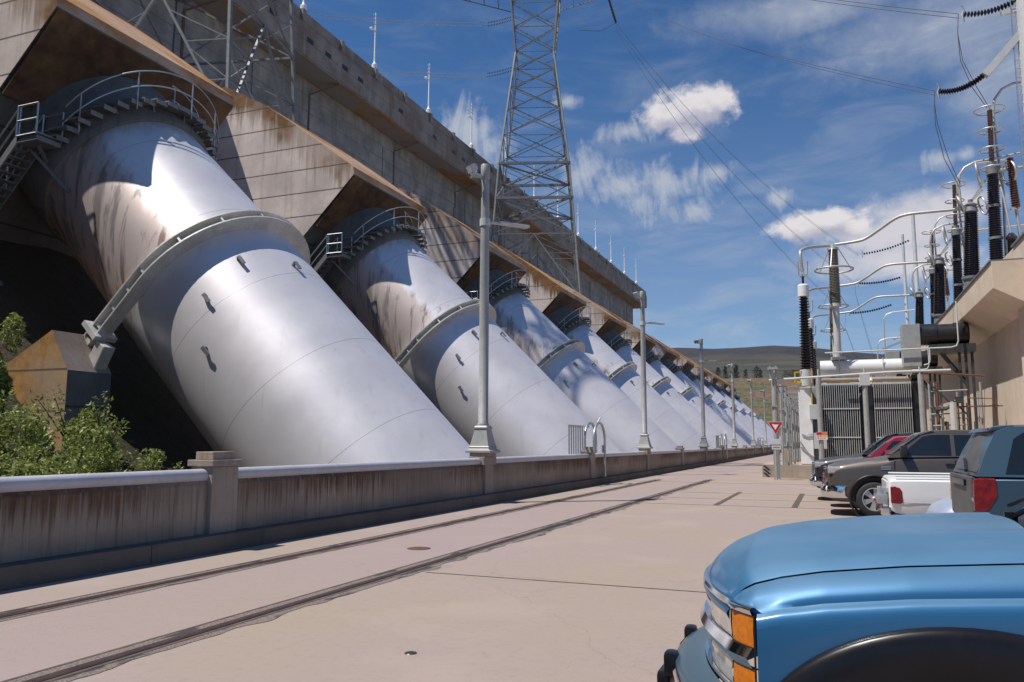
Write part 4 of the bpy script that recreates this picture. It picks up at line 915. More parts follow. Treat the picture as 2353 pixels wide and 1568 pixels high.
b = MB(); b.tube([(-2.38, 37.47, 0), (-2.38, 37.47, 1.33)], .03, 6); b.tube([(-2.14, 37.47, 0), (-2.14, 37.47, 1.33)], .03, 6); b.build('stand', M['galv'], bx)
dg = thing('warning_sign', (-.32, 38.45, 1.9), 'small orange and white warning sign on a gray frame post', 'warning sign')
MB().bb(-.60, -.14, 38.44, 38.46, 1.78, 2.12).build('plate', M['white'], dg, smooth=0)
MB().bb(-.595, -.38, 38.432, 38.439, 1.99, 2.11).build('red_header', M['red'], dg, smooth=0)
MB().bb(-.38, -.145, 38.432, 38.439, 1.99, 2.11).build('orange_header', M['orange'], dg, smooth=0)
b = MB(); rnd = random.Random(2)
for z in (1.93, 1.85): 
    x = -.57
    while x < -.2: w = .04+rnd.random()*.05; b.bb(x, min(x+w, -.17), 38.434, 38.439, z-.02, z+.02); x += w+.025
b.build('text_bars', M['orange'], dg, smooth=0)
# ------------------------------------------------------------------ far masts, overhead lines
def strain(p0, p1, mb, n=18, r=.15, sag=.25):
    p0 = Vector(p0); p1 = Vector(p1)
    for i in range(n):
        f = (i+.5)/n; q = p0.lerp(p1, f)-Vector((0, 0, sag*4*f*(1-f))); d = (p1-p0).normalized()+Vector((0, 0, -sag*4*(1-2*f)/(p1-p0).length)); mb.lathe([(.05, -.06), (r, -.02), (r*.8, .03), (.04, .06)], q, d, 10)
def catn(p0, p1, sag, n=28): p0 = Vector(p0); p1 = Vector(p1); return [p0.lerp(p1, i/n)-Vector((0, 0, sag*4*(i/n)*(1-i/n))) for i in range(n+1)]
def line(label, pa, pb, string_to, sag, r, drop=None, grp='overhead conductors to the building'):
    """twin conductor from far end pa to pb, then an insulator string on to string_to"""
    t = thing('power_line', pb, label, 'power line', grp); pa = Vector(pa); pb = Vector(pb)
    b = MB(); sd = (pb-pa).cross(Vector((0, 0, 1))).normalized()
    for s in (-1, 1): b.tube(catn(pa+sd*.2*s, pb+Vector((0, 0, .11*s)), sag), r, 5)
    if drop:
        for s in (-1, 1): b.tube([pb+Vector((0, 0, .1))]+[Vector(q)+Vector((.09*s*(1-abs(2*i/len(drop)-1)), 0, 0)) for i, q in enumerate(drop)], r, 5)
    b.build('conductor', M['wire'], t, smooth=60)
    if string_to:
        b = MB(); strain(pb+(Vector(string_to)-pb)*.08, Vector(string_to), b); b.build('insulator_string', M['porc'], t, smooth=40)
        b = MB(); q = pb+(Vector(string_to)-pb)*.06; b.tube([q+Vector((0, 0, .45)), q+Vector((.08, 0, .2)), q, q+Vector((.06, 0, -.4))], .045, 6); b.build('arcing_horn', M['galv'], t)
    return t
line('double overhead line ending in a dark insulator string above the bushings', (-40.0, 152.0, 98.0), (5.3, 41, 18.2), (7.35, 41, 18.72), 2.6, .017,
     [(5.25, 41, 17.7), (5.28, 41, 16.6), (5.6, 41, 14.9), (6.05, 41, 13.6)])
line('upper double overhead line at the top right corner with insulator string', (-40.0, 68.0, 60.0), (6.5, 41, 21.85), (9.2, 41, 22.3), 2.0, .017,
     [(6.42, 41, 21.0), (6.5, 41, 19.6), (6.95, 41, 18.2), (7.45, 41, 17.1)])
def gant(loc, label):
    t = thing('gantry_column', loc, label, 'gantry', 'gantry columns above the building'); L = Vector(loc)
    MB().lathe([(.5, 0), (.34, 26)], L, n=12).build('column', M['lgray'], t)
    b = MB(); 
    for i in range(60): z = i*.42; b.bar(L+Vector((-.62, -.1, z)), L+Vector((-.42, -.1, z)), .03)
    b.tube([L+Vector((-.62, -.1, 0)), L+Vector((-.62, -.1, 25))], .03, 5); b.build('ladder', M['galv'], t, smooth=0)
    b = MB(); b.bar(L+Vector((0, 0, 11.7)), L+Vector((-1.85, -.0, 9.6)), .32); b.bar(L+Vector((0, 0, 12.6)), L+Vector((-1, 0, 12.5)), .2); b.build('arm', M['lgray'], t, smooth=0)
    return t
gant((9.25, 41, 9.1), 'gantry column with bracket arm and ladder at the upper right picture edge')
def mast(x, y, z0, z1, r, label):
    t = thing('mast', (x, y, z0), label, 'mast', 'thin masts behind the bushings')
    MB().lathe([(r*1.5, 0), (r*1.5, (z1-z0)*.42), (r, (z1-z0)*.44), (r*.8, z1-z0)], (x, y, z0), n=12).build('pole', M['lgray'], t)
    b = MB(); zc = z0+(z1-z0)*.5; b.lathe([(r*1.7, 0), (r*1.7, 1.2)], (x, y, zc), n=12); b.bar((x, y, zc+.6), (x-3, y, zc-.6), .3); b.build('bracket', M['galv'], t, smooth=0)
    return t
mast(10.85, 110, 0, 30.5, .27, 'taller gray tapering mast behind the bushings')
mast(9.7, 112, 0, 28.5, .22, 'shorter gray mast left of the taller one')
def line2(label, pa, pb, st, sag, drop=None):
    return line(label, pa, pb, st, sag, .014, drop, 'thin conductors to the far masts')
B0 = Vector((-38.3, 105, 20.9)); p0 = B0+rmT @ Vector((10.7, 0, 47.1))
t = thing('tower_jumper', p0, 'dark insulator string hanging off the right arm of the lattice tower', 'power line')
b = MB(); q = p0+Vector((1.3, 0, -5.0)); strain(p0, q, b, 20, .2, .1); b.build('insulator_string', M['porc'], t)
b = MB(); b.tube([q, q+Vector((-2.4, 0, -.8)), q+Vector((-5.5, -.5, -.3))], .04, 5); b.build('conductor', M['wire'], t)
line2('thin overhead line to the taller far mast', q, (4.2, 106, 24.9), (10.3, 110, 27.2), 3.0)
line2('thin overhead line to the shorter far mast', q+Vector((0, 0, -.6)), (3.6, 106, 21.3), (9.2, 112, 22.9), 3.0, [(3.6, 106, 20), (4.6, 106, 15), (5.4, 106, 11.5)])
line2('lowest thin overhead line to the far masts', q+Vector((0, 0, -1.2)), (2.4, 106, 17.6), (8.0, 112, 19.4), 3.0, [(2.2, 106, 16), (3.2, 106, 12.5), (5.0, 106, 9)])
t = thing('distant_bus', (4.5, 100, 9), 'distant thin white bus pipes behind the transformer', 'bus pipe')
b = MB()
for x0, z0, x1 in ((6.2, 16.6, 10), (5.4, 13.6, 10), (4.6, 10.9, 9.4)): b.tube([(x0, 100, z0-5), (x0, 100, z0-.8), (x0+.35, 100, z0-.2), (x0+1, 100, z0), (x1, 100, z0+.2)], .09, 6)
b.build('tube', M['alu'], t, smooth=60)
# lines from the lattice tower across the dam
for i, (h, e, lb) in enumerate(((59.5, 63, 'upper'), (51.5, 55, 'lower'))):
    B0 = Vector((-38.3, 105, 20.9)); p0 = B0+Vector((-3.2, -1, h-20.9+5))
    t = thing('tower_line', p0, f'{lb} bright line running left from the lattice tower over the dam', 'power line', 'lines over the dam')
    b = MB(); q = p0+Vector((-3.6, -1.2, -.9))
    for s in (-.22, .22): b.tube(catn(q+Vector((0, 0, s)), (-140, 60, e+18+s), 5), .05, 5)
    b.build('conductor', M['wirel'], t); b = MB()
    for s in (-.25, .25): strain(p0+Vector((0, 0, s)), q+Vector((0, 0, s)), b, 16, .16, .1)
    b.build('insulator_string', M['porc'], t)
# ================================================================== VEHICLES
def boolean_cut(o, cyls):
    for c, r, w in cyls:
        m = MB(); m.lathe([(r, -w/2), (r, w/2)], c, (0, 1, 0), 40); cu_ = m.build('cutter', M['black'], None, smooth=0); cu_.location -= Vector((0, 0, 0))
        cu_.parent = o.parent; cu_.location = -Vector(o.parent.location)
        md = o.modifiers.new('cut', 'BOOLEAN'); md.object = cu_; md.operation = 'DIFFERENCE'; md.solver = 'EXACT'
        dg_ = bpy.context.evaluated_depsgraph_get(); dg_.update(); me = bpy.data.meshes.new_from_object(o.evaluated_get(dg_)); o.modifiers.clear(); old = o.data; o.data = me; bpy.data.objects.remove(cu_)
        while len(me.materials) > 1: me.materials.pop(index=len(me.materials)-1)
        bm = bmesh.new(); bm.from_mesh(me)
        for f in bm.faces: f.smooth = True; f.material_index = 0
        for e in bm.edges: e.smooth = not (len(e.link_faces) != 2 or e.calc_face_angle(0) > R(32))
        bm.to_mesh(me); bm.free()
def wheel(t, x, y, zc, r, side, spokes=6, rimr=.66):
    """side -1: outer face towards -Y"""
    b = MB(); w = .24; yy = y
    prof_ = [(r*.62, -w/2), (r*.86, -w/2-.012), (r*.97, -w/2+.02), (r, -w/2+.05), (r, w/2-.05), (r*.97, w/2-.02), (r*.86, w/2+.012), (r*.62, w/2)]
    b.lathe(prof_, (x, yy, zc), (0, 1, 0), 40, caps=False); wo_ = b.build('wheel', M['rubber'], t, smooth=50)
    b = MB(); R0 = r*rimr; o = Vector((x, yy+side*.05, zc)); ax = Vector((0, side, 0))
    b.lathe([(R0*1.02, .03), (R0*1.0, .075), (R0*.94, .08), (R0*.90, .03), (R0*.86, -.08)], o, ax, 36, caps=False)
    b.lathe([(R0*.28, -.02), (R0*.30, .03), (R0*.2, .05), (0, .055)], o, ax, 20)
    for k in range(spokes):
        a = 2*math.pi*k/spokes+.3; d = Vector((math.cos(a), 0, math.sin(a))); tn = Vector((-math.sin(a), 0, math.cos(a)))
        p = [o+d*R0*.2+tn*R0*.13, o+d*R0*.2-tn*R0*.13, o+d*R0*.95-tn*R0*.26, o+d*R0*.95+tn*R0*.26]
        b.prism([q+ax*.0 for q in p], ax*.045)
    b.build('rim', M['galv'], wo_, smooth=30)
    b = MB(); b.lathe([(R0*.9, 0), (R0*.9, .01), (0, .012)], o-ax*.05, ax, 24); b.build('brake_disc', M['black'], wo_)
    if spokes == 6:
        b = MB(); b.lathe([(R0*.11, 0), (R0*.1, .012), (0, .014)], o+ax*.055, ax, 12); b.build('hub_badge', M['red'], wo_)
def body(t, name, st, Yc, mt, parent=None, sill=.30, round_=1.0):
    """lofted shell. st: list of (x, z_top, half_width, z_bottom, shoulder_drop)"""
    rows = []
    for x, zt, w, zb, sd in st:
        half = [(0, zt+.025*round_), (w*.5, zt+.02*round_), (w*.78, zt), (w*.90, zt-.025), (w*.965, zt-sd*.5), (w*.99, zt-sd), (w, (zt+zb)/2), (w*.985, zb+.12), (w*.94, zb), (w*.5, zb), (0, zb)]
        full = [(y, z) for y, z in half]+[(-y, z) for y, z in half[-2:0:-1]]
        rows.append([(x, Yc+y, z) for y, z in full]+[(x, Yc+full[0][0], full[0][1])])
    m = MB(); n = len(rows[0])-1; vs = [p for r_ in rows for p in r_[:-1]]; fs = []
    for i in range(len(rows)-1):
        for k in range(n): fs.append((i*n+k, i*n+(k+1) % n, (i+1)*n+(k+1) % n, (i+1)*n+k))
    fs += [tuple(range(n)), tuple((len(rows)-1)*n+k for k in range(n-1, -1, -1))]
    m.add(vs, fs); return m.build(name, mt, parent or t, smooth=40)
def cabin(t, prof_, belt, Yc, wb, wr, mt, glass_w=None):
    """greenhouse. prof_: roof outline (x,z) front to rear incl. base points; belt z; half widths at the belt and the roof"""
    zs = [z for _, z in prof_]; zt = max(zs)
    W = lambda z: lerp(wb, wr, (z-belt)/(zt-belt))
    L = [(x, Yc-W(z), z) for x, z in prof_]; Rr = [(x, Yc+W(z), z) for x, z in prof_]; C = [(x, Yc, z+(.03 if z > belt+.3 else 0)) for x, z in prof_]
    m = MB(); m.grid([L, C, Rr]); m.add(L, [tuple(range(len(L)))]); m.add(Rr, [tuple(range(len(Rr)-1, -1, -1))])
    return m.build('cabin', mt, t, smooth=40), W
def sidewin(t, poly, W, Yc, side, nm='side_window', mt='glass'):
    m = MB(); o = .006; n = len(poly); vs = [(x, Yc+side*(W(z)+o), z) for x, z in poly]; m.add(vs, [tuple(range(n))])
    vs2 = [(x, Yc+side*(W(z)-.01), z) for x, z in poly]
    m.add(vs+vs2, [(i, (i+1) % n, n+(i+1) % n, n+i) for i in range(n)])
    return m.build(nm, M[mt], t, smooth=0)
def endwin(t, x0, z0, x1, z1, Yc, W, inset, nm, mt='glass'):
    d = Vector((x1-x0, 0, z1-z0)).normalized(); nrm = Vector((-d.z, 0, d.x)); 
    if nm == 'rear_window': nrm = -nrm if x1 < x0 else nrm
    m = MB(); a = W(z0)-inset; b_ = W(z1)-inset; o = nrm*.008
    c = [Vector((x0, Yc-a, z0))+o, Vector((x0, Yc+a, z0))+o, Vector((x1, Yc+b_, z1))+o, Vector((x1, Yc-b_, z1))+o]
    mid0 = (c[0]+c[1])/2+nrm*.02; mid1 = (c[2]+c[3])/2+nrm*.025
    m.grid([[c[0], mid0, c[1]], [c[3], mid1, c[2]]]); return m.build(nm, M[mt], t, smooth=60)
# ---- bronze-gray crew-cab pickup, nose to the left
def pickup(xn, y0, s, label, paintm, grp=None, crew=True):
    Yc = y0+1.0; X = lambda x: xn+x
    t = thing('pickup_truck', (xn+2.8, Yc, 0), label, 'pickup truck')
    st = [(.06, 1.0, .82, .42, .12), (.10, 1.08, .90, .36, .14), (.22, 1.13, .965, .34, .16), (.45, 1.18, .99, .34, .18), (.9, 1.24, 1.0, .34, .2), (1.3, 1.30, 1.0, .34, .18), (1.5, 1.33, 1.0, .34, .12), (3.9, 1.36, 1.0, .34, .08), (3.95, 1.32, 1.0, .34, .06), (5.6, 1.34, .99, .40, .06), (5.68, 1.30, .96, .45, .06)]
    bo = body(t, 'body', [(X(x), z, w, zb, sd) for x, z, w, zb, sd in st], Yc, M[paintm])
    boolean_cut(bo, [((X(1.0), Yc, .40), .50, 3), ((X(4.6), Yc, .40), .48, 3)])
    MB().bb(X(.3), X(5.4), Yc-.72, Yc+.72, .3, .85).build('chassis', M['black'], t, smooth=0)
    for xw in (1.0, 4.6):
        for sy, yy in ((-1, Yc-.86), (1, Yc+.86)): wheel(t, X(xw), yy, .385, .385, sy, 6)
    cab, W = cabin(t, [(X(1.30), 1.30), (X(1.62), 1.56), (X(1.95), 1.80), (X(2.2), 1.875), (X(2.6), 1.90), (X(3.3), 1.88), (X(3.62), 1.80), (X(3.85), 1.36)], 1.33, Yc, .97, .78, M[paintm])
    sidew = [(1.62, 1.36), (1.74, 1.52), (2.02, 1.76), (2.2, 1.80), (2.55, 1.80), (2.55, 1.36)]; rearw = [(2.63, 1.36), (2.63, 1.80), (3.3, 1.79), (3.48, 1.72), (3.52, 1.37)]
    for sy in (-1, 1):
        for pl_ in (sidew, rearw): sidewin(t, [(X(x), z) for x, z in pl_], W, Yc, sy)
    endwin(t, X(1.36), 1.36, X(1.93), 1.78, Yc, W, .09, 'windscreen', 'wglass')
    for sy in (-1, 1):
        b = MB(); b.tube([(X(1.38), Yc+sy*.955, 1.37), (X(1.66), Yc+sy*.90, 1.60), (X(1.98), Yc+sy*.82, 1.83), (X(2.25), Yc+sy*.80, 1.895)], .011, 6); b.build('pillar_trim', M[paintm], t)
    for sy in (-1, 1):
        m = MB(); m.bb(X(.06), X(.36), Yc+sy*.70-.25, Yc+sy*.70+.25, .93, 1.09); 
        o = m.build('headlight', M['lens'], t, smooth=0, bevel=.04)
        b = MB(); b.bb(X(-.02), X(.10), Yc+sy*.46-.03, Yc+sy*.46+.03, .72, 1.05); b.build('grille_trim', M['chrome'], t, smooth=0, bevel=.02)
    b = MB(); b.bb(X(.0), X(.09), Yc-.45, Yc+.45, .70, 1.03); b.build('grille', M['dark'], t, smooth=0, bevel=.03)
    b = MB(); b.bb(X(-.03), X(.04), Yc-.5, Yc+.5, 1.02, 1.07); b.bb(X(-.03), X(.04), Yc-.5, Yc+.5, .68, .73); b.bb(X(-.03), X(.02), Yc-.5, Yc+.5, .85, .88); b.build('grille_bar', M['chrome'], t, smooth=0, bevel=.015)
    pts = [(-.12, 0), (-.11, .6), (-.04, .86), (.12, .98), (.40, 1.0)]
    g_ = []
    for z, o in ((.40, .05), (.46, .0), (.62, 0.0), (.67, .03), (.68, .08)):
        g_.append([(X(x+o), Yc-y, z) for x, y in pts[::-1]]+[(X(x+o), Yc+y, z) for x, y in pts[1:]])
    MB().grid(g_).build('front_bumper', M['chrome'], t, smooth=45)
    for sy in (-1, 1):
        b = MB(); b.lathe([(.075, 0), (.075, .02), (.06, .025), (0, .0)], (X(.0), Yc+sy*.84, .54), (-.8, sy*.5, 0), 14); b.build('fog_lamp', M['lens'], t)
        b = MB(); c = Vector((X(1.62), Yc+sy*1.08, 1.44)); b.box(c, (.14, .2, .26)); b.bar(c+Vector((0, -sy*.05, -.1)), c+Vector((.02, -sy*.2, -.12)), .06); b.build('mirror', M['black'], t, smooth=30, bevel=.04)
        d_ = M[paintm]
        b = MB()
        for x in (2.42, 3.42): b.bb(X(x), X(x+.22), Yc+sy*1.005-.015, Yc+sy*1.005+.015, 1.15, 1.19)
        b.build('door_handle', M['black'], t, smooth=0, bevel=.01)
        b = MB()
        for x in (1.42, 2.60, 3.62): b.bb(X(x), X(x+.008), Yc+sy*.9985-.006, Yc+sy*.9985+.006, .45, 1.30)
        b.build('door_gap', M['black'], t, smooth=0)
        b = MB(); b.torus((X(1.0), Yc+sy*.985, .40), (0, 1, 0), .51, .022, 40, 6); b.build('arch_lip', M['black'], t)
        MB().bb(X(5.6), X(5.70), Yc+sy*.86-.12, Yc+sy*.86+.12, .85, 1.2).build('taillight', M['redl'], t, smooth=0, bevel=.02)
        b = MB()
        for i in range(3): b.bb(X(1.16), X(1.36), Yc+sy*1.0-.004, Yc+sy*1.0+.008, 1.04+i*.03, 1.055+i*.03)
        b.build('fender_badge', M['galv'], t, smooth=0)
    return t
pickup(-.16, 19.5, 1, 'bronze-gray crew-cab pickup truck parked nose out with chrome bumper', 'bronze')
pickup(-.52, 24.4, 1, 'dark gray pickup truck beyond the bronze one, only its nose and roofline showing', 'navy')
# ---- red van between them
def boxcar(nm, cat, xn, Yc, hw_, L, label, mt, hood, belt, roofz, xa, wr, sill=.3, wx=(.9, 3.5)):
    t = thing(nm, (xn+L/2, Yc, 0), label, cat); X = lambda x: xn+x
    st = [(0, hood-.34, hw_*.55, .42, .08), (.03, hood-.24, hw_*.70, .38, .1), (.12, hood-.13, hw_*.84, .36, .12), (.28, hood-.06, hw_*.93, .34, .13), (.6, hood-.0, hw_*.98, .32, .14), (xa-.1, hood+.08, hw_, .3, .14), (xa+.2, belt, hw_, .3, .08), (L-.5, belt, hw_, .3, .08), (L-.06, belt-.05, hw_*.95, .36, .08), (L, belt-.14, hw_*.9, .42, .08)]
    bo = body(t, 'body', [(X(x), z, w, zb, sd) for x, z, w, zb, sd in st], Yc, M[mt]); boolean_cut(bo, [((X(wx[0]), Yc, .34), .42, 3), ((X(wx[1]), Yc, .34), .42, 3)])
    MB().bb(X(.3), X(L-.3), Yc-hw_*.7, Yc+hw_*.7, .25, .7).build('chassis', M['black'], t, smooth=0)
    for xw in wx:
        for sy in (-1, 1): wheel(t, X(xw), Yc+sy*(hw_-.12), .33, .33, sy, 7)
    cab, W = cabin(t, [(X(xa), belt-.02), (X(xa+.42), roofz-.16), (X(xa+.62), roofz-.03), (X(xa+1.1), roofz), (X(xa+2.0), roofz-.03), (X(xa+2.3), roofz-.14), (X(xa+2.75), belt-.02)], belt, Yc, hw_*.95, wr, M[mt])
    for sy in (-1, 1):
        sidewin(t, [(X(xa+.25), belt+.03), (X(xa+.55), roofz-.12), (X(xa+1.3), roofz-.09), (X(xa+1.3), belt+.03)], W, Yc, sy); sidewin(t, [(X(xa+1.38), belt+.03), (X(xa+1.38), roofz-.09), (X(xa+2.15), roofz-.12), (X(xa+2.5), belt+.03)], W, Yc, sy)
        MB().bb(X(.05), X(.2), Yc+sy*hw_*.56-.12, Yc+sy*hw_*.56+.12, hood-.34, hood-.22).build('headlight', M['lens'], t, smooth=0, bevel=.04)
        b = MB(); c = Vector((X(xa+.4), Yc+sy*(hw_+.08), belt+.08)); b.box(c, (.12, .16, .14)); b.build('mirror', M[mt], t, smooth=30, bevel=.03)
    endwin(t, X(xa+.06), belt+.03, X(xa+.42), roofz-.15, Yc, W, .07, 'windscreen', 'wglass')
    b = MB(); b.bb(X(-.03), X(.12), Yc-hw_*.62, Yc+hw_*.62, .4, .52); b.build('bumper', M['plastic'], t, smooth=0, bevel=.05)
    b = MB(); b.bb(X(-.012), X(.05), Yc-.3, Yc+.3, hood-.36, hood-.27); b.build('grille', M['dark'], t, smooth=0)
    return t
boxcar('red_van', 'van', -.24, 22.75, .80, 4.4, 'red vehicle showing only its roof and windscreen pillar between two pickups', 'redcar', 1.1, 1.30, 1.79, 1.12, .70)
boxcar('sedan', 'car', 1.22, 12.9, .78, 4.2, 'silver-blue car whose rounded hood edge shows before the white pickup', 'silver', .86, .96, 1.36, 1.5, .6)
# ---- white compact pickup, tail to the left
t = thing('white_pickup', (3.1, 15.2, 0), 'white compact pickup truck with its tailgate toward the road', 'pickup truck')
Yc = 15.2; X0 = .83
st = [(0, 1.10, .82, .56, .05), (.03, 1.125, .865, .54, .05), (.1, 1.13, .88, .50, .05), (.5, 1.135, .89, .46, .05), (1.9, 1.14, .89, .42, .06), (1.93, 1.14, .89, .40, .06), (3.6, 1.1, .89, .38, .1), (4.7, 1.02, .87, .38, .14), (4.95, .9, .8, .42, .12), (5.0, .8, .7, .45, .1)]
bo = body(t, 'body', [(X0+x, z-.075, w, zb, sd) for x, z, w, zb, sd in st], Yc, M['wcar'], round_=.2)
boolean_cut(bo, [((X0+1.2, Yc, .40), .47, 3), ((X0+4.1, Yc, .38), .44, 3)])
m = MB(); m.bb(X0+.08, X0+1.85, Yc-.72, Yc+.72, .75, .98); m.build('bed_floor', M['dark'], t, smooth=0)
MB().bb(X0+.3, X0+4.7, Yc-.6, Yc+.6, .3, .7).build('chassis', M['black'], t, smooth=0)
cab, W = cabin(t, [(X0+1.95, 1.12), (X0+2.1, 1.6), (X0+2.3, 1.68), (X0+3.0, 1.68), (X0+3.3, 1.55), (X0+3.75, 1.12)], 1.12, Yc, .86, .66, M['wcar'])
for sy in (-1, 1):
    sidewin(t, [(X0+2.25, 1.15), (X0+2.3, 1.58), (X0+3.05, 1.58), (X0+3.5, 1.15)], W, Yc, sy)
    for xw in (1.2, 4.1): wheel(t, X0+xw, Yc+sy*.76, .35, .35, sy, 7)
    m = MB(); y = Yc+sy*.80
    m.prism([(X0+.022, y, .66), (X0+.022, y, .92), (X0+.09, y, .925), (X0+.16, y, .90), (X0+.19, y, .85), (X0+.195, y, .67), (X0+.15, y, .65)], (0, sy*.092, 0)); m.build('taillight', M['redl'], t, smooth=0, bevel=.012)
    b = MB(); b.bb(X0+.1, X0+1.9, Yc+sy*.80-.03, Yc+sy*.80+.03, 1.075, 1.10); b.build('bed_rail', M['wcar'], t, smooth=0, bevel=.01)
    b = MB(); b.bb(X0+.2, X0+.75, Yc+sy*.886-.004, Yc+sy*.886+.006, .665, .672); b.build('panel_line', M['gray'], t, smooth=0)
    b = MB(); b.torus((X0+1.2, Yc+sy*.875, .40), (0, 1, 0), .475, .02, 40, 6); b.build('arch_lip', M['wcar'], t)
b = MB(); b.bb(X0-.13, X0+.02, Yc-.84, Yc+.84, .46, .6); b.build('rear_bumper', M['chrome'], t, smooth=0, bevel=.03)
b = MB(); b.box((X0-.1, Yc-.7, .72), (.16, .2, .16)); b.box((X0-.05, Yc-.6, .86), (.1, .3, .08)); b.lathe([(.05, 0), (.05, .12)], (X0-.12, Yc-.72, .8), (0, 0, 1), 10); b.build('tow_hitch', M['galv'], t, smooth=30, bevel=.02)
b = MB(); b.bb(X0-.02, X0+.0, Yc-.7, Yc+.7, .62, .99); b.build('tailgate', M['wcar'], t, smooth=0, bevel=.01)
# ---- blue sport-utility, tail to the left
t = thing('blue_suv', (3.8, 11.0, 0), 'steel-blue sport-utility vehicle, its red taillight and rear window toward the road', 'suv')
Yc = 11.02; X0 = 1.44; hwS = .96
st = [(0, 1.06, .86, .42, .06), (.03, 1.22, .93, .40, .06), (.12, 1.26, .955, .38, .05), (1.0, 1.27, .96, .36, .05), (3.0, 1.26, .96, .36, .06), (3.3, 1.2, .96, .36, .1), (4.4, 1.1, .94, .36, .14), (4.6, .95, .85, .42, .1)]
bo = body(t, 'body', [(X0+x, z, w, zb, sd) for x, z, w, zb, sd in st], Yc, M['blue2']); boolean_cut(bo, [((X0+1.0, Yc, .38), .45, 3), ((X0+3.8, Yc, .38), .45, 3)])
cab, W = cabin(t, [(X0+.03, 1.25), (X0+.14, 1.52), (X0+.26, 1.74), (X0+.40, 1.795), (X0+1.2, 1.82), (X0+2.2, 1.80), (X0+2.5, 1.72), (X0+3.2, 1.25)], 1.25, Yc, .945, .74, M['blue2'])
MB().bb(X0+.3, X0+4.3, Yc-.66, Yc+.66, .3, .8).build('chassis', M['black'], t, smooth=0)
for sy in (-1, 1):
    sidewin(t, [(X0+.30, 1.285), (X0+.42, 1.66), (X0+.52, 1.73), (X0+1.05, 1.735), (X0+1.05, 1.285)], W, Yc, sy); sidewin(t, [(X0+1.13, 1.285), (X0+1.13, 1.735), (X0+2.2, 1.73), (X0+2.75, 1.285)], W, Yc, sy)
    for xw in (1.0, 3.8): wheel(t, X0+xw, Yc+sy*.83, .36, .36, sy, 7)
    m = MB(); y = Yc+sy*.845
    m.prism([(X0-.02, y, .88), (X0-.01, y, 1.22), (X0+.06, y, 1.24), (X0+.20, y, 1.235), (X0+.21, y, 1.05), (X0+.13, y, .9), (X0+.06, y, .87)], (0, sy*.115, 0)); o = m.build('taillight', M['redl'], t, smooth=0, bevel=.015)
    b = MB(); b.bb(X0-.026, X0-.018, y, y+sy*.09, .98, 1.02) if sy > 0 else b.bb(X0-.026, X0-.018, y-.09, y, .98, 1.02); b.build('lens_band', M['lens'], o, smooth=0)
endwin(t, X0+.05, 1.29, X0+.255, 1.71, Yc, W, .10, 'rear_window', 'gray2')
b = MB(); b.prism([(X0+.20, Yc-.70, 1.745), (X0+.24, Yc-.70, 1.79), (X0+.45, Yc-.70, 1.812), (X0+.45, Yc-.70, 1.79)], (0, 1.4, 0)); b.build('roof_spoiler', M['blue2'], t, smooth=30)
MB().bb(X0+.205, X0+.225, Yc-.6, Yc-.3, 1.755, 1.78).build('brake_light', M['redl'], t, smooth=0)
b = MB(); b.bb(X0-.10, X0+.06, Yc-.9, Yc+.9, .46, .72); b.build('rear_bumper', M['gray'], t, smooth=0, bevel=.04)
MB().bb(X0-.022, X0+.01, Yc-.83, Yc+.83, .74, 1.245).build('tailgate', M['gray2'], t, smooth=0, bevel=.015)
b = MB(); b.bb(X0-.05, X0-.01, Yc-.5, Yc+.5, 1.13, 1.2); b.bar((X0-.01, Yc-.45, 1.3), (X0+.06, Yc+.1, 1.42), .03); b.build('tailgate_trim', M['plastic'], t, smooth=0)
# ---- foreground blue pickup (front corner)
ft = thing('blue_pickup', (1.6, 4.13, 0), 'blue full-size pickup truck in the foreground, cut off by the picture corner', 'pickup truck')
YC = 4.15; HS = [(-.40, .965), (-.385, .995), (-.35, 1.028), (-.30, 1.055), (-.2, 1.085), (-.05, 1.115), (.24, 1.152), (.61, 1.183), (.95, 1.20)]
def xfront(d): return -.40-.19*(1-min(1, abs(d)/.79)**2)
rows = []
for i in range(41):
    s = (i/40)**1.7; row = []
    for j in range(33):
        d = -.78+1.56*j/32; xf = xfront(d); xr = .72-.055*(d/.78)**2; x = lerp(xf, xr, s)
        xe = -.40+(x-xf)*((xr+.40)/(xr-xf)); cr = 1-(d/.78)**2
        z = tab(HS, xe)+.068*cr**.7*min(1, (x-xf)/.16)**.6+.012*math.exp(-((abs(d)-.45)/.06)**2)*min(1, (x-xf)/.5)
        z += .017*sst(x, -.405, -.33)
        if abs(d) > .752: z -= .018*((abs(d)-.752)/.028)**2
        row.append((x, YC+d, z))
    rows.append(row)
hd = MB(); hd.grid(rows); hd.grid([[(p[0]-.0, p[1], p[2]) for p in rows[0]], [(p[0]-.012, p[1], p[2]-.018) for p in rows[0]], [(p[0]+.0, p[1], p[2]-.045) for p in rows[0]]])
hd.build('hood', M['blue'], ft, smooth=60)
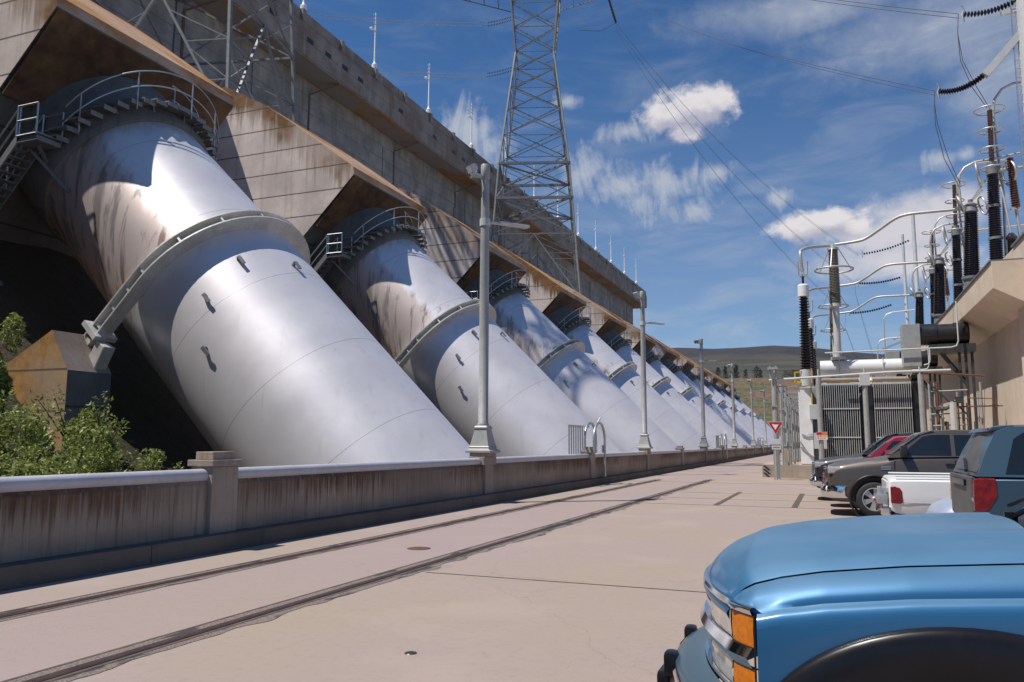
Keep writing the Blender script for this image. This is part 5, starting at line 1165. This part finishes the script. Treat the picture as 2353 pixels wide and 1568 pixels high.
def fender(sy):
    rows = []
    prof_ = [(.789, -.05), (.793, -.014), (.803, -.004), (.825, -.007), (.86, -.022), (.892, -.044), (.914, -.068), (.9215, -.084), (.9225, -.097), (.930, -.102), (.956, -.104), (.972, -.116), (.979, -.145), (.978, -.22), (.978, -.34), (.974, -.5), (.962, -.66), (.945, -.78)]
    for i in range(90):
        x = -.40+1.5*(i/89)**1.5; zs = tab(HS, x); nose = min(1, (x+.40)/.10); k = 1-(1-nose)**2
        crease = sst(x, -.33, -.1)
        row = []
        for q, (d, h) in enumerate(prof_):
            dd = d
            if 7 <= q <= 11: h2 = lerp(-.064-.011*(q-6)*.9, h, crease); d2 = lerp(.920+.011*(q-6), d, crease)
            else: h2 = h; d2 = d
            dd = .785+(d2-.785)*lerp(.55, 1, k)
            xx = x if q < 8 else max(x, -.285)
            zz_ = zs+h2
            if xx < -.286: zz_ = max(zz_, .986)
            row.append((xx, YC+sy*dd, zz_))
        rows.append(row)
    m = MB(); m.grid(rows); keep = [f for f in m.f if not all(((m.v[i].x-AX)/(.50*1.33))**2+((m.v[i].z-AZ)/.50)**2 < 1 for i in f)]
    m.f = keep; m.mi = [0]*len(keep); o = m.build('fender', M['blue'], ft, smooth=42); return o
AX, AZ, AR = .42, .40, .53
for sy in (-1, 1):
    o = fender(sy)
for sy in (-1, 1):
    # black plastic flare, bulging round arch, with the dark wheel house inside
    g_ = []
    for k in range(49):
        a = R(-30+k*240/48); c, s_ = math.cos(a), math.sin(a); row = []
        for rr, oo in ((.585, .972), (.582, .992), (.572, 1.008), (.545, 1.018), (.48, 1.022), (.41, 1.016), (.36, 1.0), (.352, .85)): row.append((AX+c*rr*1.33, YC+sy*oo, AZ+s_*rr))
        g_.append(row)
    MB().grid(g_).build('fender_flare', M['plastic'], ft, smooth=70)
    b = MB(); b.lathe([(.52, -.2), (.52, .02), (.0, .02)], (AX, YC+sy*.70, AZ), (0, -sy, 0), 40); b.build('wheel_house', M['black'], ft)
    wheel(ft, AX-.04, YC+sy*.86, .38, .38, sy, 5)
    wheel(ft, AX+3.4, YC+sy*.86, .38, .38, sy, 5)
# front fascia: path round the nose, bands of trim and lamps
def fpath(off, n=49):
    pts = []
    for i in range(n):
        d = -.955+1.91*i/(n-1); ad = abs(d)
        x = xfront(min(ad, .79)) if ad <= .79 else -.40+(ad-.79)**1.5*1.55
        pts.append((x-off, YC+d*(1+off*.02)))
    return pts
def band(nm, z0, z1, off, mt, d0=-2, d1=2, th=.03, lean=.0, bul=0.0):
    pp = [(x, y) for x, y in fpath(off) if d0 <= y-YC <= d1]; rows_ = []
    for z, e in ((z0, -th), (z0, 0), ((z0+z1)/2, bul), (z1, 0), (z1, -th)): rows_.append([(x-e+lean*(z-z0), y, z) for x, y in pp])
    m = MB(); m.grid(rows_); return m.build(nm, M[mt], ft, smooth=40)
band('upper_trim', .962, .990, .008, 'chrome', bul=.006)
band('middle_trim', .770, .842, .010, 'chrome', bul=.022, th=.03)
band('lower_trim', .645, .665, .01, 'chrome')
band('grille', .66, .965, -.02, 'dark', -.52, .52)
for z in (.72, .9): band('grille_bar', z-.012, z+.012, .0, 'chrome', -.52, .52)
for sy in (-1, 1):
    for z0, z1 in ((.842, .963), (.664, .771)):
        lo, hi = (-.80, -.47) if sy < 0 else (.47, .80); band('headlight', z0+.004, z1-.004, -.004, 'lens', lo, hi, bul=.004)
        lo, hi = (-.956, -.80) if sy < 0 else (.80, .956)
        o = band('corner_lamp', z0+.004, z1-.004, .002, 'amber', lo, hi, bul=.003)
        zc_ = (z0+z1)/2
        b = MB()
        for zq in (z0+.001, z1-.005): b.grid([[(x-.0045, y, zq+e_) for x, y in fpath(.002) if lo <= y-YC <= hi] for e_ in (0, .004)])
        b.build('bezel', M['black'], o, smooth=0)
    b = MB()
    pp = fpath(.004); e = pp[0] if sy < 0 else pp[-1]
    b.bb(e[0]+.001, e[0]+.008, e[1]-.006, e[1]+.006, .66, .962); b.build('lamp_seam', M['black'], ft, smooth=0)
bp = []
for z, o in ((.40, -.02), (.45, .10), (.50, .125), (.575, .13), (.615, .115), (.64, .06), (.645, -.02)): bp.append([(x-o*(1 if abs(y-YC) < .8 else .7), YC+(y-YC)*1.03, z) for x, y in fpath(.03)])
MB().grid(bp).build('front_bumper', M['blue2'], ft, smooth=50)
b = MB(); b.grid([[(x-o, YC+(y-YC)*1.03, z) for x, y in fpath(.03)] for z, o in ((.575, .137), (.595, .134), (.612, .122))]); b.build('bumper_strip', M['chrome'], ft, smooth=50)
for dy in (-.28, .28):
    b = MB(); b.box((-.735, YC+dy, .585), (.06, .10, .11)); b.build('bumper_guard', M['plastic'], ft, smooth=30, bevel=.02)
b = MB(); b.box((-.77, YC-.15, .49), (.06, .34, .12)); b.build('plate_bracket', M['plastic'], ft, smooth=0, bevel=.02)
MB().bb(-.3, 1.0, YC-.75, YC+.75, .35, .92).build('engine_bay', M['black'], ft, smooth=0)
# cab
st = [(.74, 1.16, .975, .4, .06), (1.2, 1.215, .98, .36, .05), (3.2, 1.2, .98, .36, .05), (3.25, 1.15, .98, .36, .05), (5.4, 1.15, .98, .42, .05), (5.45, 1.1, .95, .45, .05)]
bo = body(ft, 'body', st, YC, M['blue']); boolean_cut(bo, [((AX+3.4, YC, .40), .5, 3)])
cab, W = cabin(ft, [(.88, 1.2), (1.16, 1.48), (1.48, 1.75), (1.70, 1.83), (2.5, 1.86), (2.9, 1.82), (3.15, 1.2)], 1.2, YC, .93, .74, M['blue'])
endwin(ft, .92, 1.235, 1.46, 1.735, YC, W, .05, 'windscreen', 'wglass')
for sy in (-1, 1):
    sidewin(ft, [(1.35, 1.24), (1.75, 1.74), (2.6, 1.76), (2.7, 1.24)], W, YC, sy)
    b = MB(); c = Vector((1.30, YC+sy*1.10, 1.36)); b.box(c, (.10, .22, .22)); b.build('mirror', M['plastic'], ft, smooth=30, bevel=.04)
cw = []
for i in range(17):
    d = -.8+1.6*i/16; cw.append([(.728-.055*(d/.78)**2+e, YC+d, z) for e, z in ((0, 1.21), (.05, 1.205), (.13, 1.215), (.22, 1.245))])
MB().grid(cw).build('cowl_panel', M['plastic'], ft, smooth=60)
b = MB()
for d in (.55, -.15):
    p0 = Vector((.82, YC+d, 1.235)); b.bar(p0, p0+Vector((.16, -.36, .17)), .018); b.bar(p0+Vector((.02, .16, .05)), p0+Vector((.30, -.5, .27)), .014); b.lathe([(.03, 0), (.03, .05)], p0-Vector((0, 0, .02)), n=10)
b.build('wiper', M['plastic'], ft, smooth=0)
# ================================================================== VEGETATION
def leaves(mb, rnd, c, rad, n, size, shell_=.55):
    c = Vector(c)
    for _ in range(n):
        while True:
            v = Vector((rnd.uniform(-1, 1), rnd.uniform(-1, 1), rnd.uniform(-1, 1)))
            if .05 < v.length < 1: break
        if v.length < shell_ and rnd.random() < .6: v = v.normalized()*rnd.uniform(shell_, 1)
        p = c+Vector((v.x*rad[0], v.y*rad[1], v.z*rad[2])); s = size*rnd.uniform(.6, 1.4)
        a = Vector((rnd.gauss(0, 1), rnd.gauss(0, 1), rnd.gauss(0, .8))).normalized(); q = a.cross(Vector((rnd.gauss(0, 1), rnd.gauss(0, 1), rnd.gauss(0, 1)))).normalized()
        mb.add([p-a*s, p+q*s*.36, p+a*s, p-q*s*.36], [(0, 1, 2, 3)])
def shrub(loc, clumps, label, n, size, seed, lm_='leaf', base_z=-5.5):
    rnd = random.Random(seed); t = thing('shrub', (loc[0], loc[1], base_z), label, 'shrub', 'shrubs behind the parapet wall')
    f = MB(); s = MB(); tot = sum(r[0]*r[2] for _, r in clumps); root = Vector((loc[0], loc[1], base_z))
    for c, r in clumps:
        k = max(8, int(17*(r[0]*r[2])**.5)); 
        for i in range(k):
            d = Vector((rnd.gauss(0, .52)*r[0], rnd.gauss(0, .52)*r[1], rnd.gauss(0, .5)*r[2])); rr = rnd.uniform(.22, .42)
            leaves(f, rnd, Vector(c)+d, (r[0]*rr, r[1]*rr, r[2]*rr), int(n*(r[0]*r[2])/tot/k), size)
            if i % 3 == 0: s.tube([root+Vector((rnd.uniform(-.3, .3), rnd.uniform(-.3, .3), 0)), root.lerp(Vector(c), .5)+Vector((rnd.uniform(-.3, .3), 0, 0)), Vector(c)+d], [.06, .045, .012], 5)
        for i in range(5):
            d = Vector((rnd.uniform(-1, 1)*r[0], rnd.uniform(-1, 1)*r[1], rnd.uniform(.6, 1.35)*r[2])); q = Vector(c)+d; s.tube([Vector(c), Vector(c)+d*.6, q], [.02, .012, .004], 4)
            for f_ in (.6, .75, .9, 1.0): leaves(f, rnd, Vector(c)+d*f_, (.16, .16, .2), 14, size)
    f.build('foliage', M[lm_], t, smooth=0, recalc=False); s.build('stem', M['bark'], t)
    return t
shrub((-12.4, 10.0), [((-12.3, 9.8, .75), (.95, .85, 1.05)), ((-12.6, 10.4, 1.5), (.5, .5, .75)), ((-12.0, 9.7, 0), (1.1, .95, 1.1))], 'tall bright green leafy shrub in front of the rusty pier', 26000, .045, 1)
shrub((-11.6, 9.2), [((-11.4, 8.6, .85), (.95, .9, .85)), ((-10.8, 7.9, .65), (.9, .8, .8)), ((-11.6, 9.0, -.4), (1.2, 1.1, 1.1))], 'pale gray-green shrub at the lower left edge behind the wall', 26000, .042, 2)
shrub((-15.5, 11.0), [((-15.4, 10.5, 3.0), (.5, .55, 1.0)), ((-15.0, 10.7, 1.6), (.45, .5, .9))], 'dark green shrub behind the pier at the left picture edge', 9000, .05, 3)
shrub((-10.6, 12.9), [((-10.7, 10.6, .75), (.45, .5, .45)), ((-11.0, 10.9, .2), (.6, .6, .7))], 'low shrub growing under the foot of the nearest pipe', 7000, .042, 4)
shrub((-12.4, 13.6), [((-12.5, 11.0, 1.35), (.3, .4, .8)), ((-12.3, 10.9, .4), (.5, .55, .8))], 'slender upright shrub against the dark side of the pier', 8000, .045, 5)
rnd = random.Random(9)
for i in range(7):
    p = Vector((-15.2-rnd.random()*2.6, 11.0+rnd.random()*2.4, 0)); p.z = -17.4-p.x+.2
    bm = bmesh.new(); bmesh.ops.create_icosphere(bm, subdivisions=3, radius=.5+rnd.random()*.35)
    for v in bm.verts: v.co *= 1+.45*mnoise.noise(v.co*1.7+Vector((i*9., 0, 0))); v.co.z *= .7
    me = bpy.data.meshes.new('boulder'); bm.to_mesh(me); bm.free(); me.materials.append(M['copper' if i % 2 else 'bark'])
    o = bpy.data.objects.new('boulder', me); col.objects.link(o); o.location = p
    tag(o, 'reddish boulder on the slope behind the shrubs left of the pier', 'boulder', 'boulders on the slope')
def tree(loc, h, w, seed, label, conif):
    rnd = random.Random(seed); t = thing('hill_tree', loc, label, 'tree', 'dark trees on the hillside'); L = Vector(loc)
    f = MB()
    for i in range(16):
        z = h*(.16+.8*i/15); r = w*(1.05-.75*(i/15)**(1.2 if conif else 2.6))*rnd.uniform(.8, 1.15)
        leaves(f, rnd, L+Vector((rnd.gauss(0, .12)*w, rnd.gauss(0, .12)*w, z)), (r, r, h*.08), 46, h*.035, .5)
    f.build('crown', M['leafd'], t, smooth=0, recalc=False)
    MB().tube([L-Vector((0, 0, 1)), L+Vector((0, 0, h*.85))], [h*.025, h*.006], 6).build('trunk', M['bark'], t)
    return t
spots = [(-41.5, 8.5, 2.0), (-39.0, 9.5, 1.7), (-36.3, 9.2, 1.8), (-34.2, 9.8, 1.6), (-31.0, 7.5, 1.3), (-27.2, 9.6, 2.0), (-25.0, 6.5, 1.4), (-15.5, 8.0, 3.2), (-13.0, 9.0, 3.0), (-10.5, 7.5, 2.6)]
tl = ['leftmost dark tree on the far hillside above the last headwalls', 'second dark narrow tree on the far hillside', 'third dark narrow tree on the far hillside', 'fourth dark narrow tree on the far hillside', 'small thin tree between two clumps on the far hillside', 'broad dark tree standing alone on the hillside', 'small tree just right of the lone broad hillside tree', 'wide tree behind the head of the gray yard post', 'tall wide tree left of the white-capped bushings', 'rightmost wide tree, next to the white-capped bushings']
for i, (x, h, w) in enumerate(spots):
    zz = 27.5 if x < -20 else 26.0
    tree((x, 330+(i % 3)*4, zz-1), h*.66, w*.95, 40+i, tl[i], i not in (5, 7, 8, 9))
